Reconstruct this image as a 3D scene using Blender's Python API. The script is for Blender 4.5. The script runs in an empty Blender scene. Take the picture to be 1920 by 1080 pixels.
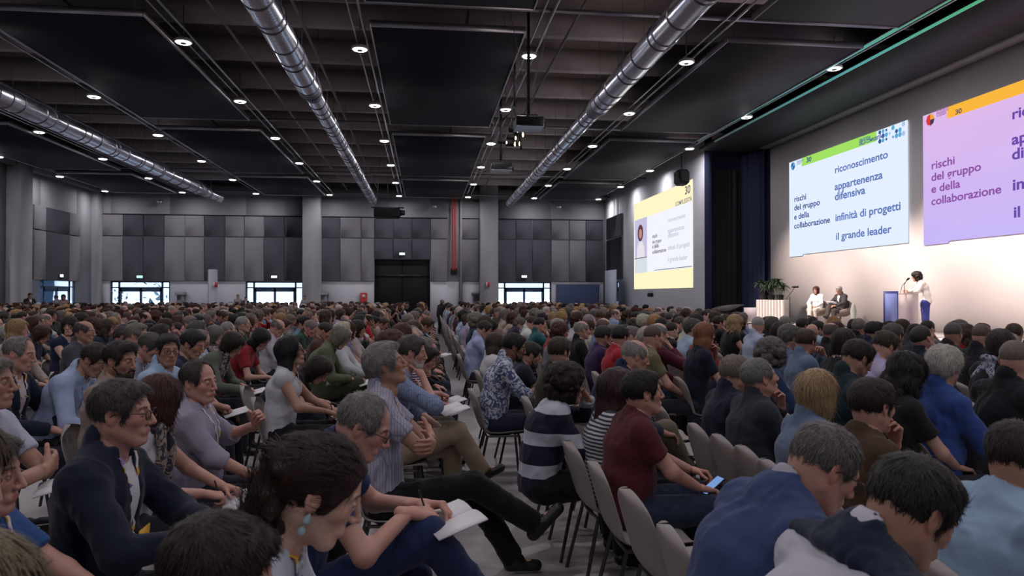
import bpy, math, random
import numpy as np
from mathutils import Vector, Matrix, Euler

# ------------------------------------------------------------------ camera, world, exposure
SC = bpy.context.scene
COL = SC.collection
F_PX, YAW, PITCH, CAMH = 1340.0, math.radians(6.9), math.radians(0.556), 1.70
cam_d = bpy.data.cameras.new('camera'); cam = bpy.data.objects.new('camera', cam_d); COL.objects.link(cam)
cam_d.sensor_width = 36.0; cam_d.lens = 36.0*F_PX/1920.0; cam_d.clip_start = 0.05; cam_d.clip_end = 500
cam.location = (0, 0, CAMH); cam.rotation_euler = (math.pi/2+PITCH, 0, -YAW)
SC.camera = cam
cam_d.dof.use_dof = True; cam_d.dof.focus_distance = 7.0; cam_d.dof.aperture_fstop = 5.6

SC.view_settings.view_transform = 'Standard'; SC.view_settings.look = 'None'
SC.view_settings.gamma = 1.0; SC.view_settings.use_curve_mapping = False
SC.view_settings.exposure = 0.0
W = bpy.data.worlds.new('world'); SC.world = W; W.use_nodes = True
bg = W.node_tree.nodes['Background']; bg.inputs[0].default_value = (0.62, 0.78, 1.0, 1); bg.inputs[1].default_value = 3.2

LAMP_W = 40.0          # each round downlight
LAMP_COL = (1.0, 0.94, 0.99)
CX, SX = math.cos(YAW), math.sin(YAW)

def ray(px, py):
    x, y, z = (px-960)/F_PX, (540-py)/F_PX, 1.0
    y, z = y*math.cos(PITCH)+z*math.sin(PITCH), z*math.cos(PITCH)-y*math.sin(PITCH)
    return Vector((x*CX+z*SX, z*CX-x*SX, y))
def onY(px, py, Y): r = ray(px, py); return Vector((0, 0, CAMH))+r*(Y/r.y)
def onX(px, py, X): r = ray(px, py); return Vector((0, 0, CAMH))+r*(X/r.x)
def onZ(px, py, Z): r = ray(px, py); return Vector((0, 0, CAMH))+r*((Z-CAMH)/r.z)
def atd(px, py, d): return Vector((0, 0, CAMH))+ray(px, py)*d

def stage_spot(name, loc, aim, power, size_deg, color, blend=0.6, radius=0.12):
    l = bpy.data.lights.new(name, 'SPOT'); l.energy = power; l.spot_size = math.radians(size_deg); l.spot_blend = blend
    l.color = color; l.shadow_soft_size = radius
    o = bpy.data.objects.new(name, l); COL.objects.link(o); o.location = loc
    o.rotation_euler = (Vector(aim)-Vector(loc)).to_track_quat('-Z', 'Y').to_euler(); return o
WARM = (1.0, 0.80, 0.70)
for y, pw in ((25.5, 5200), (21.5, 6400), (17.5, 6600), (13.5, 6600), (9.5, 6600)):
    stage_spot('stage_light', (8.2, y, 7.6), (14.3, y+0.2, 0.7), pw, 52, WARM, 0.9)
stage_spot('stage_light', (5.0, 13.0, 7.6), (12.0, 16.2, 1.6), 1500, 15, (1.0, 0.86, 0.80))
stage_spot('stage_light', (5.0, 19.0, 7.6), (13.2, 23.2, 1.3), 1700, 17, (1.0, 0.86, 0.80))

# ------------------------------------------------------------------ materials
MATS = {}
def nt(name):
    m = bpy.data.materials.new(name); m.use_nodes = True
    return m, m.node_tree, m.node_tree.nodes['Principled BSDF']
def mat(name, col, rough=0.7, metal=0.0, noise=0.0, nscale=4.0, bump=0.0, bscale=40.0, emit=None, es=0.0, spec=0.4, stretch=None, alpha=None):
    if name in MATS: return MATS[name]
    m, t, b = nt(name); N, L = t.nodes, t.links
    b.inputs['Base Color'].default_value = (*col, 1); b.inputs['Roughness'].default_value = rough; b.inputs['Metallic'].default_value = metal
    b.inputs['Specular IOR Level'].default_value = spec
    if noise or bump:
        tc = N.new('ShaderNodeTexCoord'); mp = N.new('ShaderNodeMapping'); L.new(tc.outputs['Object'], mp.inputs[0])
        if stretch: mp.inputs['Scale'].default_value = stretch
    if noise:
        n = N.new('ShaderNodeTexNoise'); n.inputs['Scale'].default_value = nscale; n.inputs['Detail'].default_value = 6; L.new(mp.outputs[0], n.inputs['Vector'])
        r = N.new('ShaderNodeMapRange'); r.inputs[3].default_value = 1-noise; r.inputs[4].default_value = 1+noise; L.new(n.outputs[0], r.inputs[0])
        x = N.new('ShaderNodeMix'); x.data_type = 'RGBA'; x.blend_type = 'MULTIPLY'; x.inputs[0].default_value = 1
        x.inputs[6].default_value = (*col, 1); L.new(r.outputs[0], x.inputs[7]); L.new(x.outputs[2], b.inputs['Base Color'])
    if bump:
        n2 = N.new('ShaderNodeTexNoise'); n2.inputs['Scale'].default_value = bscale; n2.inputs['Detail'].default_value = 4; L.new(mp.outputs[0], n2.inputs['Vector'])
        bp = N.new('ShaderNodeBump'); bp.inputs['Strength'].default_value = bump; bp.inputs['Distance'].default_value = 0.01
        L.new(n2.outputs[0], bp.inputs['Height']); L.new(bp.outputs[0], b.inputs['Normal'])
    if emit:
        b.inputs['Emission Color'].default_value = (*emit, 1); b.inputs['Emission Strength'].default_value = es
    MATS[name] = m
    return m
def emis(name, col, s): return mat(name, (0, 0, 0), 0.6, emit=col, es=s, spec=0.0)

# ------------------------------------------------------------------ object helpers
def tag(o, label=None, cat=None, group=None, kind=None):
    if label: o['label'] = label
    if cat: o['category'] = cat
    if group: o['group'] = group
    if kind: o['kind'] = kind
    return o
def empty(name, loc=(0, 0, 0), rz=0.0, label=None, cat=None, group=None):
    o = bpy.data.objects.new(name, None); COL.objects.link(o); o.location = loc; o.rotation_euler = (0, 0, rz)
    o.empty_display_size = 0.05
    return tag(o, label, cat, group)
def npmesh(name, V, F, smooth=True, mats=None, fm=None, col=None):
    """V (n,3), F list of quads array (m,4) or (m,3) or a list of mixed"""
    me = bpy.data.meshes.new(name)
    V = np.asarray(V, np.float32)
    if isinstance(F, np.ndarray):
        k = F.shape[1]; idx = F.ravel().astype(np.int32); starts = np.arange(0, len(F)*k, k, dtype=np.int32)
        nf = len(F)
    else:
        idx = np.fromiter((i for f in F for i in f), np.int32); lens = np.array([len(f) for f in F], np.int32)
        starts = np.concatenate([[0], np.cumsum(lens)[:-1]]).astype(np.int32); nf = len(F)
    me.vertices.add(len(V)); me.vertices.foreach_set('co', V.ravel())
    me.loops.add(len(idx)); me.loops.foreach_set('vertex_index', idx)
    me.polygons.add(nf); me.polygons.foreach_set('loop_start', starts)
    if smooth: me.polygons.foreach_set('use_smooth', np.ones(nf, bool))
    if fm is not None: me.polygons.foreach_set('material_index', np.asarray(fm, np.int32))
    me.update(calc_edges=True)
    if col is not None:
        a = me.color_attributes.new('Col', 'FLOAT_COLOR', 'POINT')
        c = np.ones((len(V), 4), np.float32); c[:, :3] = col; a.data.foreach_set('color', c.ravel())
    for m in mats or []: me.materials.append(m)
    return me
def link(name, me, parent=None, loc=None, M=None, color=None):
    o = bpy.data.objects.new(name, me); COL.objects.link(o)
    if parent: o.parent = parent
    if M is not None: o.matrix_local = M
    elif loc is not None: o.location = loc
    if color is not None: o.color = (*color, 1)
    return o

class MB:
    def __init__(s): s.v = []; s.f = []; s.m = []; s.cur = 0
    def add(s, vs, fs):
        o = len(s.v); s.v += [tuple(v) for v in vs]; s.f += [tuple(i+o for i in f) for f in fs]; s.m += [s.cur]*len(fs); return s
    def box(s, lo, hi, M=None):
        x0, y0, z0 = lo; x1, y1, z1 = hi
        vs = [Vector(p) for p in ((x0,y0,z0),(x1,y0,z0),(x1,y1,z0),(x0,y1,z0),(x0,y0,z1),(x1,y0,z1),(x1,y1,z1),(x0,y1,z1))]
        if M is not None: vs = [M @ v for v in vs]
        return s.add(vs, [(0,3,2,1),(4,5,6,7),(0,1,5,4),(1,2,6,5),(2,3,7,6),(3,0,4,7)])
    def bbox(s, lo, hi, b=0.01, M=None):
        """box with chamfered edges"""
        c = [(lo[i]+hi[i])/2 for i in range(3)]; h = [(hi[i]-lo[i])/2 for i in range(3)]; b = min(b, *[x*0.9 for x in h])
        vs = []
        for sx in (-1, 1):
            for sy in (-1, 1):
                for sz in (-1, 1):
                    vs += [Vector((c[0]+sx*h[0], c[1]+sy*(h[1]-b), c[2]+sz*(h[2]-b))), Vector((c[0]+sx*(h[0]-b), c[1]+sy*h[1], c[2]+sz*(h[2]-b))), Vector((c[0]+sx*(h[0]-b), c[1]+sy*(h[1]-b), c[2]+sz*h[2]))]
        if M is not None: vs = [M @ v for v in vs]
        def i(a, b_, c_, k): return ((a*2+b_)*2+c_)*3+k
        fs = []
        fs += [(i(0,0,0,0),i(0,0,1,0),i(0,1,1,0),i(0,1,0,0)), (i(1,0,0,0),i(1,1,0,0),i(1,1,1,0),i(1,0,1,0))]
        fs += [(i(0,0,0,1),i(1,0,0,1),i(1,0,1,1),i(0,0,1,1)), (i(0,1,0,1),i(0,1,1,1),i(1,1,1,1),i(1,1,0,1))]
        fs += [(i(0,0,0,2),i(0,1,0,2),i(1,1,0,2),i(1,0,0,2)), (i(0,0,1,2),i(1,0,1,2),i(1,1,1,2),i(0,1,1,2))]
        for q in (0, 1):
            for r in (0, 1):
                fs += [(i(q,r,0,0),i(q,r,1,0),i(q,r,1,1),i(q,r,0,1)), (i(q,0,r,0),i(q,1,r,0),i(q,1,r,2),i(q,0,r,2)), (i(0,q,r,1),i(1,q,r,1),i(1,q,r,2),i(0,q,r,2))]
        for a in (0, 1):
            for b_ in (0, 1):
                for c_ in (0, 1): fs.append((i(a,b_,c_,0), i(a,b_,c_,1), i(a,b_,c_,2)))
        return s.add(vs, fs)
    def tube(s, pts, r, n=8, cap=True, flat=None):
        pts = [Vector(p) for p in pts]; rs = r if isinstance(r, (list, tuple)) else [r]*len(pts)
        vs = []; up = None
        for k, p in enumerate(pts):
            d = (pts[min(k+1, len(pts)-1)]-pts[max(k-1, 0)]); d = d.normalized() if d.length > 1e-9 else Vector((0, 0, 1))
            if up is None: up = Vector((0, 0, 1)) if abs(d.z) < 0.9 else Vector((1, 0, 0))
            a = d.cross(up).normalized(); b = a.cross(d).normalized(); up = b
            for j in range(n):
                t = 2*math.pi*j/n; vs.append(p+a*(math.cos(t)*rs[k])+b*(math.sin(t)*rs[k]*(flat or 1)))
        fs = [(k*n+j, k*n+(j+1) % n, (k+1)*n+(j+1) % n, (k+1)*n+j) for k in range(len(pts)-1) for j in range(n)]
        if cap: fs += [tuple(range(n-1, -1, -1)), tuple(range((len(pts)-1)*n, len(pts)*n))]
        return s.add(vs, fs)
    def lathe(s, prof, n=24, c=(0, 0, 0), M=None):
        vs = []
        for r, z in prof:
            for j in range(n):
                t = 2*math.pi*j/n; v = Vector((c[0]+r*math.cos(t), c[1]+r*math.sin(t), c[2]+z)); vs.append(M @ v if M is not None else v)
        fs = [(k*n+j, k*n+(j+1) % n, (k+1)*n+(j+1) % n, (k+1)*n+j) for k in range(len(prof)-1) for j in range(n)]
        fs += [tuple(range(n-1, -1, -1)), tuple(range((len(prof)-1)*n, len(prof)*n))]
        return s.add(vs, fs)
    def poly(s, pts, thick):
        """planar outline (list of Vector) extruded by vector thick"""
        n = len(pts); t = Vector(thick); vs = [Vector(p) for p in pts]+[Vector(p)+t for p in pts]
        return s.add(vs, [tuple(range(n)), tuple(range(2*n-1, n-1, -1))]+[(i, i+n, (i+1) % n+n, (i+1) % n) for i in range(n)])
    def build(s, name, m, parent=None, loc=None, smooth=False, M=None, color=None):
        ms = m if isinstance(m, (list, tuple)) else [m]
        me = npmesh(name, s.v, s.f, smooth, ms, s.m)
        if smooth: me.set_sharp_from_angle(angle=math.radians(40))
        return link(name, me, parent, loc, M, color)
def structure(name, mb, m, smooth=False): return tag(mb.build(name, m, smooth=smooth), kind='structure')
# ------------------------------------------------------------------ room shell
LX, RX, BY, SW_Y = -20.2, 12.0, 47.0, 29.7
STX, STZ = 14.4, 0.65
M_conc = mat('concrete', (0.30, 0.30, 0.325), 0.85, noise=0.12, nscale=1.2, bump=0.15, bscale=12)
M_concd = mat('concrete_dark', (0.16, 0.155, 0.16), 0.9, noise=0.2, nscale=0.8)
M_deck = mat('ceiling_deck', (0.20, 0.165, 0.16), 0.95, noise=0.3, nscale=0.5)
M_white = mat('white_plaster', (0.74, 0.76, 0.82), 0.85, noise=0.03, nscale=2)
M_stagew = mat('stage_wall_white', (0.72, 0.68, 0.68), 0.8, noise=0.02)
M_stagef = mat('stage_floor_grey', (0.42, 0.40, 0.40), 0.6, noise=0.06)
M_pd = mat('acoustic_dark', (0.085, 0.09, 0.115), 0.95, noise=0.08, nscale=30, bump=0.2, bscale=200)
M_pl = mat('acoustic_light', (0.24, 0.235, 0.26), 0.95, noise=0.06, nscale=30, bump=0.2, bscale=200)
M_blk = mat('black_matt', (0.012, 0.012, 0.014), 0.9)
M_blkgl = mat('black_gloss', (0.015, 0.015, 0.017), 0.35)
M_cloud = mat('black_ceiling_baffle', (0.008, 0.011, 0.022), 0.75, noise=0.15, nscale=3)
M_alu = mat('aluminium', (0.55, 0.56, 0.6), 0.35, metal=1.0)
M_alud = mat('grey_metal', (0.25, 0.25, 0.28), 0.5, metal=0.8)
M_frame = mat('door_frame_blue_grey', (0.05, 0.09, 0.16), 0.5)
M_navy = mat('navy_drape', (0.02, 0.025, 0.07), 0.95)
M_red = mat('red_paint', (0.55, 0.03, 0.03), 0.5)
M_bluebd = mat('blue_board', (0.06, 0.08, 0.17), 0.8)

# floor : polished screed
m, t, b = nt('floor_screed'); N, L = t.nodes, t.links; M_floor = m
tc = N.new('ShaderNodeTexCoord'); n1 = N.new('ShaderNodeTexNoise'); n1.inputs['Scale'].default_value = 0.35; n1.inputs['Detail'].default_value = 8
n2 = N.new('ShaderNodeTexNoise'); n2.inputs['Scale'].default_value = 7; n2.inputs['Detail'].default_value = 5
L.new(tc.outputs['Object'], n1.inputs['Vector']); L.new(tc.outputs['Object'], n2.inputs['Vector'])
mx = N.new('ShaderNodeMath'); mx.operation = 'ADD'; L.new(n1.outputs[0], mx.inputs[0]); L.new(n2.outputs[0], mx.inputs[1])
cr = N.new('ShaderNodeValToRGB'); cr.color_ramp.elements[0].position = 0.6; cr.color_ramp.elements[0].color = (0.24, 0.225, 0.235, 1)
cr.color_ramp.elements[1].position = 1.35; cr.color_ramp.elements[1].color = (0.40, 0.37, 0.385, 1); L.new(mx.outputs[0], cr.inputs[0]); L.new(cr.outputs[0], b.inputs['Base Color'])
rr = N.new('ShaderNodeMapRange'); rr.inputs[3].default_value = 0.28; rr.inputs[4].default_value = 0.5; L.new(n2.outputs[0], rr.inputs[0]); L.new(rr.outputs[0], b.inputs['Roughness'])
structure('floor', MB().box((LX-0.3, -14, -0.2), (18.5, BY+0.3, 0)), M_floor)
structure('ceiling', MB().box((LX-0.3, -14, 9.2), (18.5, BY+0.3, 9.5)), M_deck)

def wall_with_holes(plane, c, u0, u1, z0, z1, holes, thick, name, m):
    """plane 'Y' or 'X' at coordinate c; holes = [(ua,ub,za,zb)] sorted along u"""
    mb = MB()
    def put(a, b_, za, zb):
        if b_-a < 1e-4 or zb-za < 1e-4: return
        if plane == 'Y': mb.box((a, c, za), (b_, c+thick, zb))
        else: mb.box((min(c, c+thick), a, za), (max(c, c+thick), b_, zb))
    u = u0
    for a, b_, za, zb in sorted(holes):
        put(u, a, z0, z1); put(a, b_, z0, za); put(a, b_, zb, z1); u = b_
    put(u, u1, z0, z1)
    return structure(name, mb, m)

# doorways of the back wall, from the photo's columns
def colY(px, Y=BY): return onY(px, 540, Y).x
def rowY(py, Y=BY, px=700): return onY(px, py, Y).z
DZ = rowY(528.5)
DOORS = [(207, 318), (461, 568), (933, 1033)]
dholes = [(colY(a), colY(b_), 0.0, DZ) for a, b_ in DOORS]
gate = (colY(702), colY(806), 0.0, rowY(486))
wall_with_holes('Y', BY, LX, RX+0.3, 0, 9.3, dholes+[gate], 0.35, 'wall_back', M_conc)
ldy = (onX(75, 540, LX).y, onX(143, 540, LX).y)
wall_with_holes('X', LX, -14, BY, 0, 9.3, [(ldy[0], ldy[1], 0, DZ)], -0.3, 'wall_left', M_conc)
sdy = (onX(1153, 540, RX).y, onX(1160, 540, RX).y)
wall_with_holes('X', RX, SW_Y, BY+0.3, 0, 9.3, [(sdy[1], sdy[0], 0, DZ)], 0.25, 'wall_right', M_white)
structure('trim_21', MB().box((colY(192), BY-.015, 0), (colY(206), BY, DZ+.02)).box((colY(319), BY-.015, 0), (colY(460), BY, DZ+.02)).box((colY(603), BY-.015, 0), (colY(701), BY, DZ+.02)).box((colY(807), BY-.015, 0), (colY(861), BY, DZ+.02)).box((colY(867), BY-.015, 0), (colY(898), BY, DZ+.02)).box((colY(1034), BY-.015, 0), (colY(1131), BY, DZ+.02)), mat('lower_wall_light_spill', (.62, .62, .68), .8, noise=.06))  # lamp and daylight spill on the lower wall, put into a paler colour
structure('wall_front', MB().box((LX-0.3, -14.3, 0), (18.5, -14, 9.3)), M_conc)
structure('wall_stage', MB().box((STX, 0, 0), (STX+0.2, 28.5, 7.9)).box((STX+0.0, -14, 0), (STX+0.2, 0, 7.9)), M_stagew)
structure('wall_bulkhead', MB().box((STX-0.12, -14, 7.9), (STX+0.3, 29.8, 9.3)), M_concd)
structure('wall_recess', MB().box((RX, SW_Y-0.12, 0), (RX+0.28, SW_Y+0.02, 9.3)).box((RX+0.25, 30.15, 0), (17, 30.4, 9.3)).box((STX, 28.5, 0), (STX+0.2, 30.2, 9.3)), M_navy)
structure('trim_stage_rail', MB().box((STX-0.5, -5, 7.82), (STX-0.1, 28.4, 8.0)), mat('rail_grey', (0.2, 0.2, 0.21), 0.6))
# black drape across the stage side opening
def drape(name, p0, p1, z0, z1, m, amp=0.05, wl=0.28, label=None):
    p0, p1 = Vector(p0), Vector(p1); d = (p1-p0); L_ = d.length; d.normalize(); nrm = Vector((-d.y, d.x, 0)); n = int(L_/0.035)
    mb = MB(); pts = [p0+d*(L_*i/n)+nrm*(amp*math.sin(2*math.pi*i*L_/n/wl)+amp*0.4*math.sin(5.1*i*L_/n/wl)) for i in range(n+1)]
    mb.add([(p.x, p.y, z0) for p in pts]+[(p.x, p.y, z1) for p in pts]+[(p.x+nrm.x*.02, p.y+nrm.y*.02, z0) for p in pts]+[(p.x+nrm.x*.02, p.y+nrm.y*.02, z1) for p in pts],
           [(i, i+1, n+2+i, n+1+i) for i in range(n)]+[(2*n+2+i, 3*n+3+i, 3*n+4+i, 2*n+3+i) for i in range(n)])
    o = mb.build(name, m, smooth=True); return tag(o, label, 'curtain')
drape('stage_curtain', (12.5, 30.0, 0), (13.75, 30.0, 0), 0.65, 7.2, M_blk, label='tall black curtain hanging in the opening left of the stage')
drape('stage_curtain', (13.75, 29.9, 0), (14.2, 28.6, 0), 0.65, 7.8, M_navy, label='tall dark navy curtain beside the left edge of the white stage wall')

# stage platform
structure('floor_stage', MB().box((11.2, -8, 0), (STX, 30.1, STZ)), M_stagef)

# concrete pillars on the back wall and left wall
for i, (a, b_, d) in enumerate([(150, 192, 0.75), (570, 603, 0.75), (898, 932, 0.75)]):
    structure('trim_%d' % (i+1), MB().bbox((colY(a), BY-d, 0), (colY(b_), BY+0.02, 9.2), 0.04), M_conc)
structure('trim_4', MB().bbox((LX, onX(9, 540, LX).y, 0), (LX+0.7, onX(33, 540, LX).y, 9.2), 0.04), M_conc)
structure('trim_5', MB().box((LX, BY-0.5, 8.0), (RX, BY, 8.6)).box((LX, -10, 8.0), (LX+0.5, BY, 8.6)), M_concd)
structure('trim_6', MB().box((colY(862), BY-0.25, 0), (colY(866), BY, 9.0)), M_conc)

# ceiling: ribbed precast beams running across the hall
mb = MB(); y = 1.4
while y < 46: mb.box((LX, y, 8.55), (17, y+0.30, 9.2)); y += 2.85
structure('ceiling_beams', mb, mat('beam_concrete', (0.46, 0.42, 0.42), 0.9, noise=0.15))
mb = MB()
for x in (-17.6, -13.2, -8.1, -4.9, -3.0, 1.0, 3.6, 6.0): mb.tube([(x, -10, 8.35), (x, 46, 8.35)], 0.04, 6)
for y in (11.2, 15.8, 26.9, 38.0, 45.8): mb.tube([(LX, y, 8.1), (RX, y, 8.1)], 0.05, 6)
structure('ceiling_pipes', mb, M_alud)

# back wall acoustic panelling
tp, sm, bt = rowY(409), rowY(447), rowY(527.3)
groups = [((192, 231, 269, 308, 347, 383, 422, 458, 495, 533, 569), 'lddlldlldd'), ((603, 638, 677, 702, 737, 772, 807, 839), 'dllddd l'.replace(' ', '')),
          ((863, 897), 'l'), ((932, 967, 998, 1033, 1067, 1098, 1131), 'dddlld')]
k = 0
for gi, (xs, cs) in enumerate(groups):
    for j, c in enumerate(cs):
        a, b_ = colY(xs[j])+0.02, colY(xs[j+1])-0.02; lo = bt
        if gi == 1 and j in (3, 4, 5): lo = gate[3]+0.03
        for z0, z1 in ((lo, sm-0.03), (sm+0.03, tp)):
            o = MB().bbox((a, BY-0.09, z0), (b_, BY-0.005, z1), 0.012).build('acoustic_panel', M_pd if c == 'd' else M_pl)
            col_ = 'charcoal' if c == 'd' else 'light grey'
            where = ('over the two left glass doors', 'around the black gate', 'right of the red pipes', 'over the right glass door')[gi]
            row_ = 'upper' if z1 == tp else 'lower'
            tag(o, '%s %s wall panel, %s in the bay %s' % (row_, col_, ('first', 'second', 'third', 'fourth', 'fifth', 'sixth', 'seventh', 'eighth', 'ninth', 'tenth')[j], where), 'wall panel', 'acoustic panels on the back wall')
    structure('trim_%d' % (7+gi), MB().box((colY(xs[0]), BY-0.03, tp), (colY(xs[-1]), BY, tp+0.08)), M_blk)
zz = [onX(35, 377, LX).z, onX(35, 425, LX).z, onX(35, 523, LX).z]
for j, (a, b_, c) in enumerate([(35, 60, 'd'), (60, 83, 'l'), (83, 127, 'd'), (127, 147, 'l')]):
    for z0, z1 in ((zz[2], zz[1]-0.03), (zz[1]+0.03, zz[0])):
        o = MB().bbox((LX+0.005, onX(a, 540, LX).y+0.02, z0), (LX+0.09, onX(b_, 540, LX).y-0.02, z1), 0.012).build('acoustic_panel', M_pd if c == 'd' else M_pl)
        tag(o, '%s %s acoustic panel on the left wall, %s from the left' % ('upper' if z1 == zz[0] else 'lower', 'charcoal' if c == 'd' else 'light grey', ('first', 'second', 'third', 'fourth')[j]), 'wall panel', 'acoustic panels on the left wall')
zr = [onX(1166, 400, RX).z, onX(1166, 443, RX).z, onX(1166, 523, RX).z]
for j, (a, b_) in enumerate([(1139, 1147), (1147, 1168)]):
    for z0, z1 in ((zr[2], zr[1]-0.03), (zr[1]+0.03, zr[0])):
        o = MB().bbox((RX-0.09, onX(b_, 540, RX).y+0.02, z0), (RX-0.005, onX(a, 540, RX).y-0.02, z1), 0.012).build('acoustic_panel', M_pd)
        tag(o, '%s charcoal acoustic panel on the right wall, %s the side screen' % ('upper' if z1 == zr[0] else 'lower', 'nearest to' if j else 'second from'), 'wall panel', 'acoustic panels on the right wall')

# black gate
structure('trim_20', MB().box((gate[0]-.1, BY+.22, 0), (gate[1]+.1, BY+.3, gate[3]+.1)), M_blk)
g = empty('sliding_gate', (0, 0, 0), 0, 'large black double gate in the middle of the back wall', 'gate')
gm = (gate[0]+gate[1])/2
MB().box((gate[0], BY+0.12, 0), (gm-0.02, BY+0.2, gate[3])).build('gate_leaf', M_blk, g)
MB().box((gm+0.02, BY+0.12, 0), (gate[1], BY+0.2, gate[3])).build('gate_leaf', M_blk, g)
MB().box((gate[0], BY+0.08, gate[3]*0.72), (gate[1], BY+0.12, gate[3]*0.72+0.12)).build('cross_rail', M_blkgl, g)

# glass doors: structure, frames in blue grey with clear panes
m, t, b = nt('clear_glass'); b.inputs['Transmission Weight'].default_value = 1; b.inputs['Roughness'].default_value = 0; b.inputs['IOR'].default_value = 1.05; M_glass = m
b.inputs['Base Color'].default_value = (0.93, 0.97, 1, 1)
def glass_door(n, u0, u1, place):
    w = u1-u0; fr = MB()
    def bar(a, b_, z0, z1): fr.box(*place(a, b_, z0, z1, 0.10, 0.18))
    zt = DZ*0.835
    s0, s1 = u0+w*0.135, u0+w*0.865
    bar(u0, u0+0.07, 0, DZ); bar(u1-0.07, u1, 0, DZ); bar(u0, u1, DZ-0.07, DZ); bar(u0, u1, zt, zt+0.06)
    bar(s0-0.05, s0+0.05, 0, DZ); bar(s1-0.05, s1+0.05, 0, DZ)
    bar(s0, s1, zt-0.22, zt)
    mid = (s0+s1)/2; bar(mid-0.07, mid+0.07, 0, zt); bar(s0, s0+0.14, 0, zt); bar(s1-0.14, s1, 0, zt); bar(s0, s1, 0, 0.15); bar(s0+.1, s1-.1, 1.0, 1.06)
    d = structure('door_%d' % n, fr, M_frame)
    pn = MB().box(*place(u0+0.05, u1-0.05, 0.05, DZ-0.05, 0.13, 0.14)).build('pane', M_glass, d)
    hd = MB(); 
    for s_ in (-1, 1): hd.tube([Vector(place(mid+s_*0.13, mid+s_*0.13, 0.9, 0.9, 0.04, 0.04)[0]), Vector(place(mid+s_*0.13, mid+s_*0.13, 1.3, 1.3, 0.04, 0.04)[0])], 0.015, 6)
    hd.build('door_handle', M_alu, d)
pY = lambda a, b_, z0, z1, d0, d1: ((a, BY+d0, z0), (b_, BY+d1, z1))
pL = lambda a, b_, z0, z1, d0, d1: ((LX-d1, a, z0), (LX-d0, b_, z1))
for i, h in enumerate(dholes): glass_door(i+1, h[0], h[1], pY)
glass_door(4, ldy[0], ldy[1], pL)
pR = lambda a, b_, z0, z1, d0, d1: ((RX+d0, a, z0), (RX+d1, b_, z1))
glass_door(5, sdy[1], sdy[0], pR)
# outdoors beyond the doors
structure('ground_outside', MB().box((-80, BY+0.3, -0.25), (60, 140, -0.05)).box((-90, -20, -0.25), (LX-0.3, BY+0.3, -0.05)).box((18.5, 20, -0.25), (50, BY+.3, -0.05)), mat('pavement', (0.5, 0.5, 0.5), 0.9))
# ------------------------------------------------------------------ ceiling fixtures
LCX = [11.1, 6.9, 2.66, -1.65, -5.9, -10.3, -14.6, -19.0]
LCY = [45.2, 39.9, 34.5, 29.1, 23.7, 18.3, 12.9, 7.5, 2.1, -3.3, -8.7]
ld = bpy.data.lights.new('downlight', 'AREA'); ld.shape = 'DISK'; ld.size = 0.12; ld.energy = LAMP_W; ld.color = LAMP_COL
M_hous = mat('lamp_housing', (0.6, 0.6, 0.62), 0.5)
me_h = MB().lathe([(0.0, 0.10), (0.12, 0.10), (0.21, 0.05), (0.215, -0.012), (0.178, -0.012), (0.178, 0.0), (0.0, 0.0)], 28).build('lamp_housing', M_hous).data
me_c = MB().lathe([(0.0, 0.0), (0.055, 0.0), (0.070, -0.012), (0.066, -0.045), (0.0, -0.045)], 16).build('lamp_core', M_alud).data
M_diff = emis('lamp_diffuser', (1.0, .96, 1.0), 9.0)
me_d = MB().lathe([(0.078, -0.006), (0.085, -0.028), (0.12, -0.040), (0.158, -0.030), (0.172, -0.006)], 24).build('lamp_diffuser', M_diff, smooth=True).data
me_r = MB().tube([(0, 0, 0.1), (0, 0, 0.9)], 0.012, 6).build('suspension_rod', M_alud).data
for o in [o for o in COL.objects if o.data in (me_h, me_c, me_r, me_d)]: bpy.data.objects.remove(o)
COLN = {11.1: 'beside the right wall', 6.9: 'right of the right duct', 2.66: 'left of the right duct', -1.65: 'right of the middle duct', -5.9: 'left of the middle duct', -10.3: 'right of the left duct', -14.6: 'left of the left duct', -19.0: 'beside the left wall'}
ROWN = ['nearest the back wall', 'second from the back wall', 'third from the back wall', 'fourth from the back wall', 'fifth from the back wall', 'sixth from the back wall', 'seventh from the back wall', 'eighth from the back wall', 'ninth from the back wall', 'above the rear seats', 'rearmost']
for x in LCX:
    for j, y in enumerate(LCY):
        if y < 10 and abs(x) > 12: continue
        l = empty('downlight', (x, y, 7.9), 0, 'round ring downlight in the line %s, %s' % (COLN[x], ROWN[j]), 'ceiling light', 'round downlights')
        link('housing', me_h, l); link('core', me_c, l, (0, 0, 0)); link('diffuser', me_d, l); link('rod', me_r, l)
        a = bpy.data.objects.new('lamp_glow', ld); COL.objects.link(a); a.parent = l; a.location = (0, 0, -0.048)
# light rails (thin aluminium channel next to each lamp line)
for x in LCX:
    o = MB().box((x+0.16, -10, 8.02), (x+0.21, 46, 8.06)).box((x-0.07, -10, 8.02), (x-0.035, 46, 8.05)).build('lighting_rail', M_alu)
    tag(o, 'long thin aluminium rail carrying the downlights %s' % COLN[x], 'rail', 'lighting rails')

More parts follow.
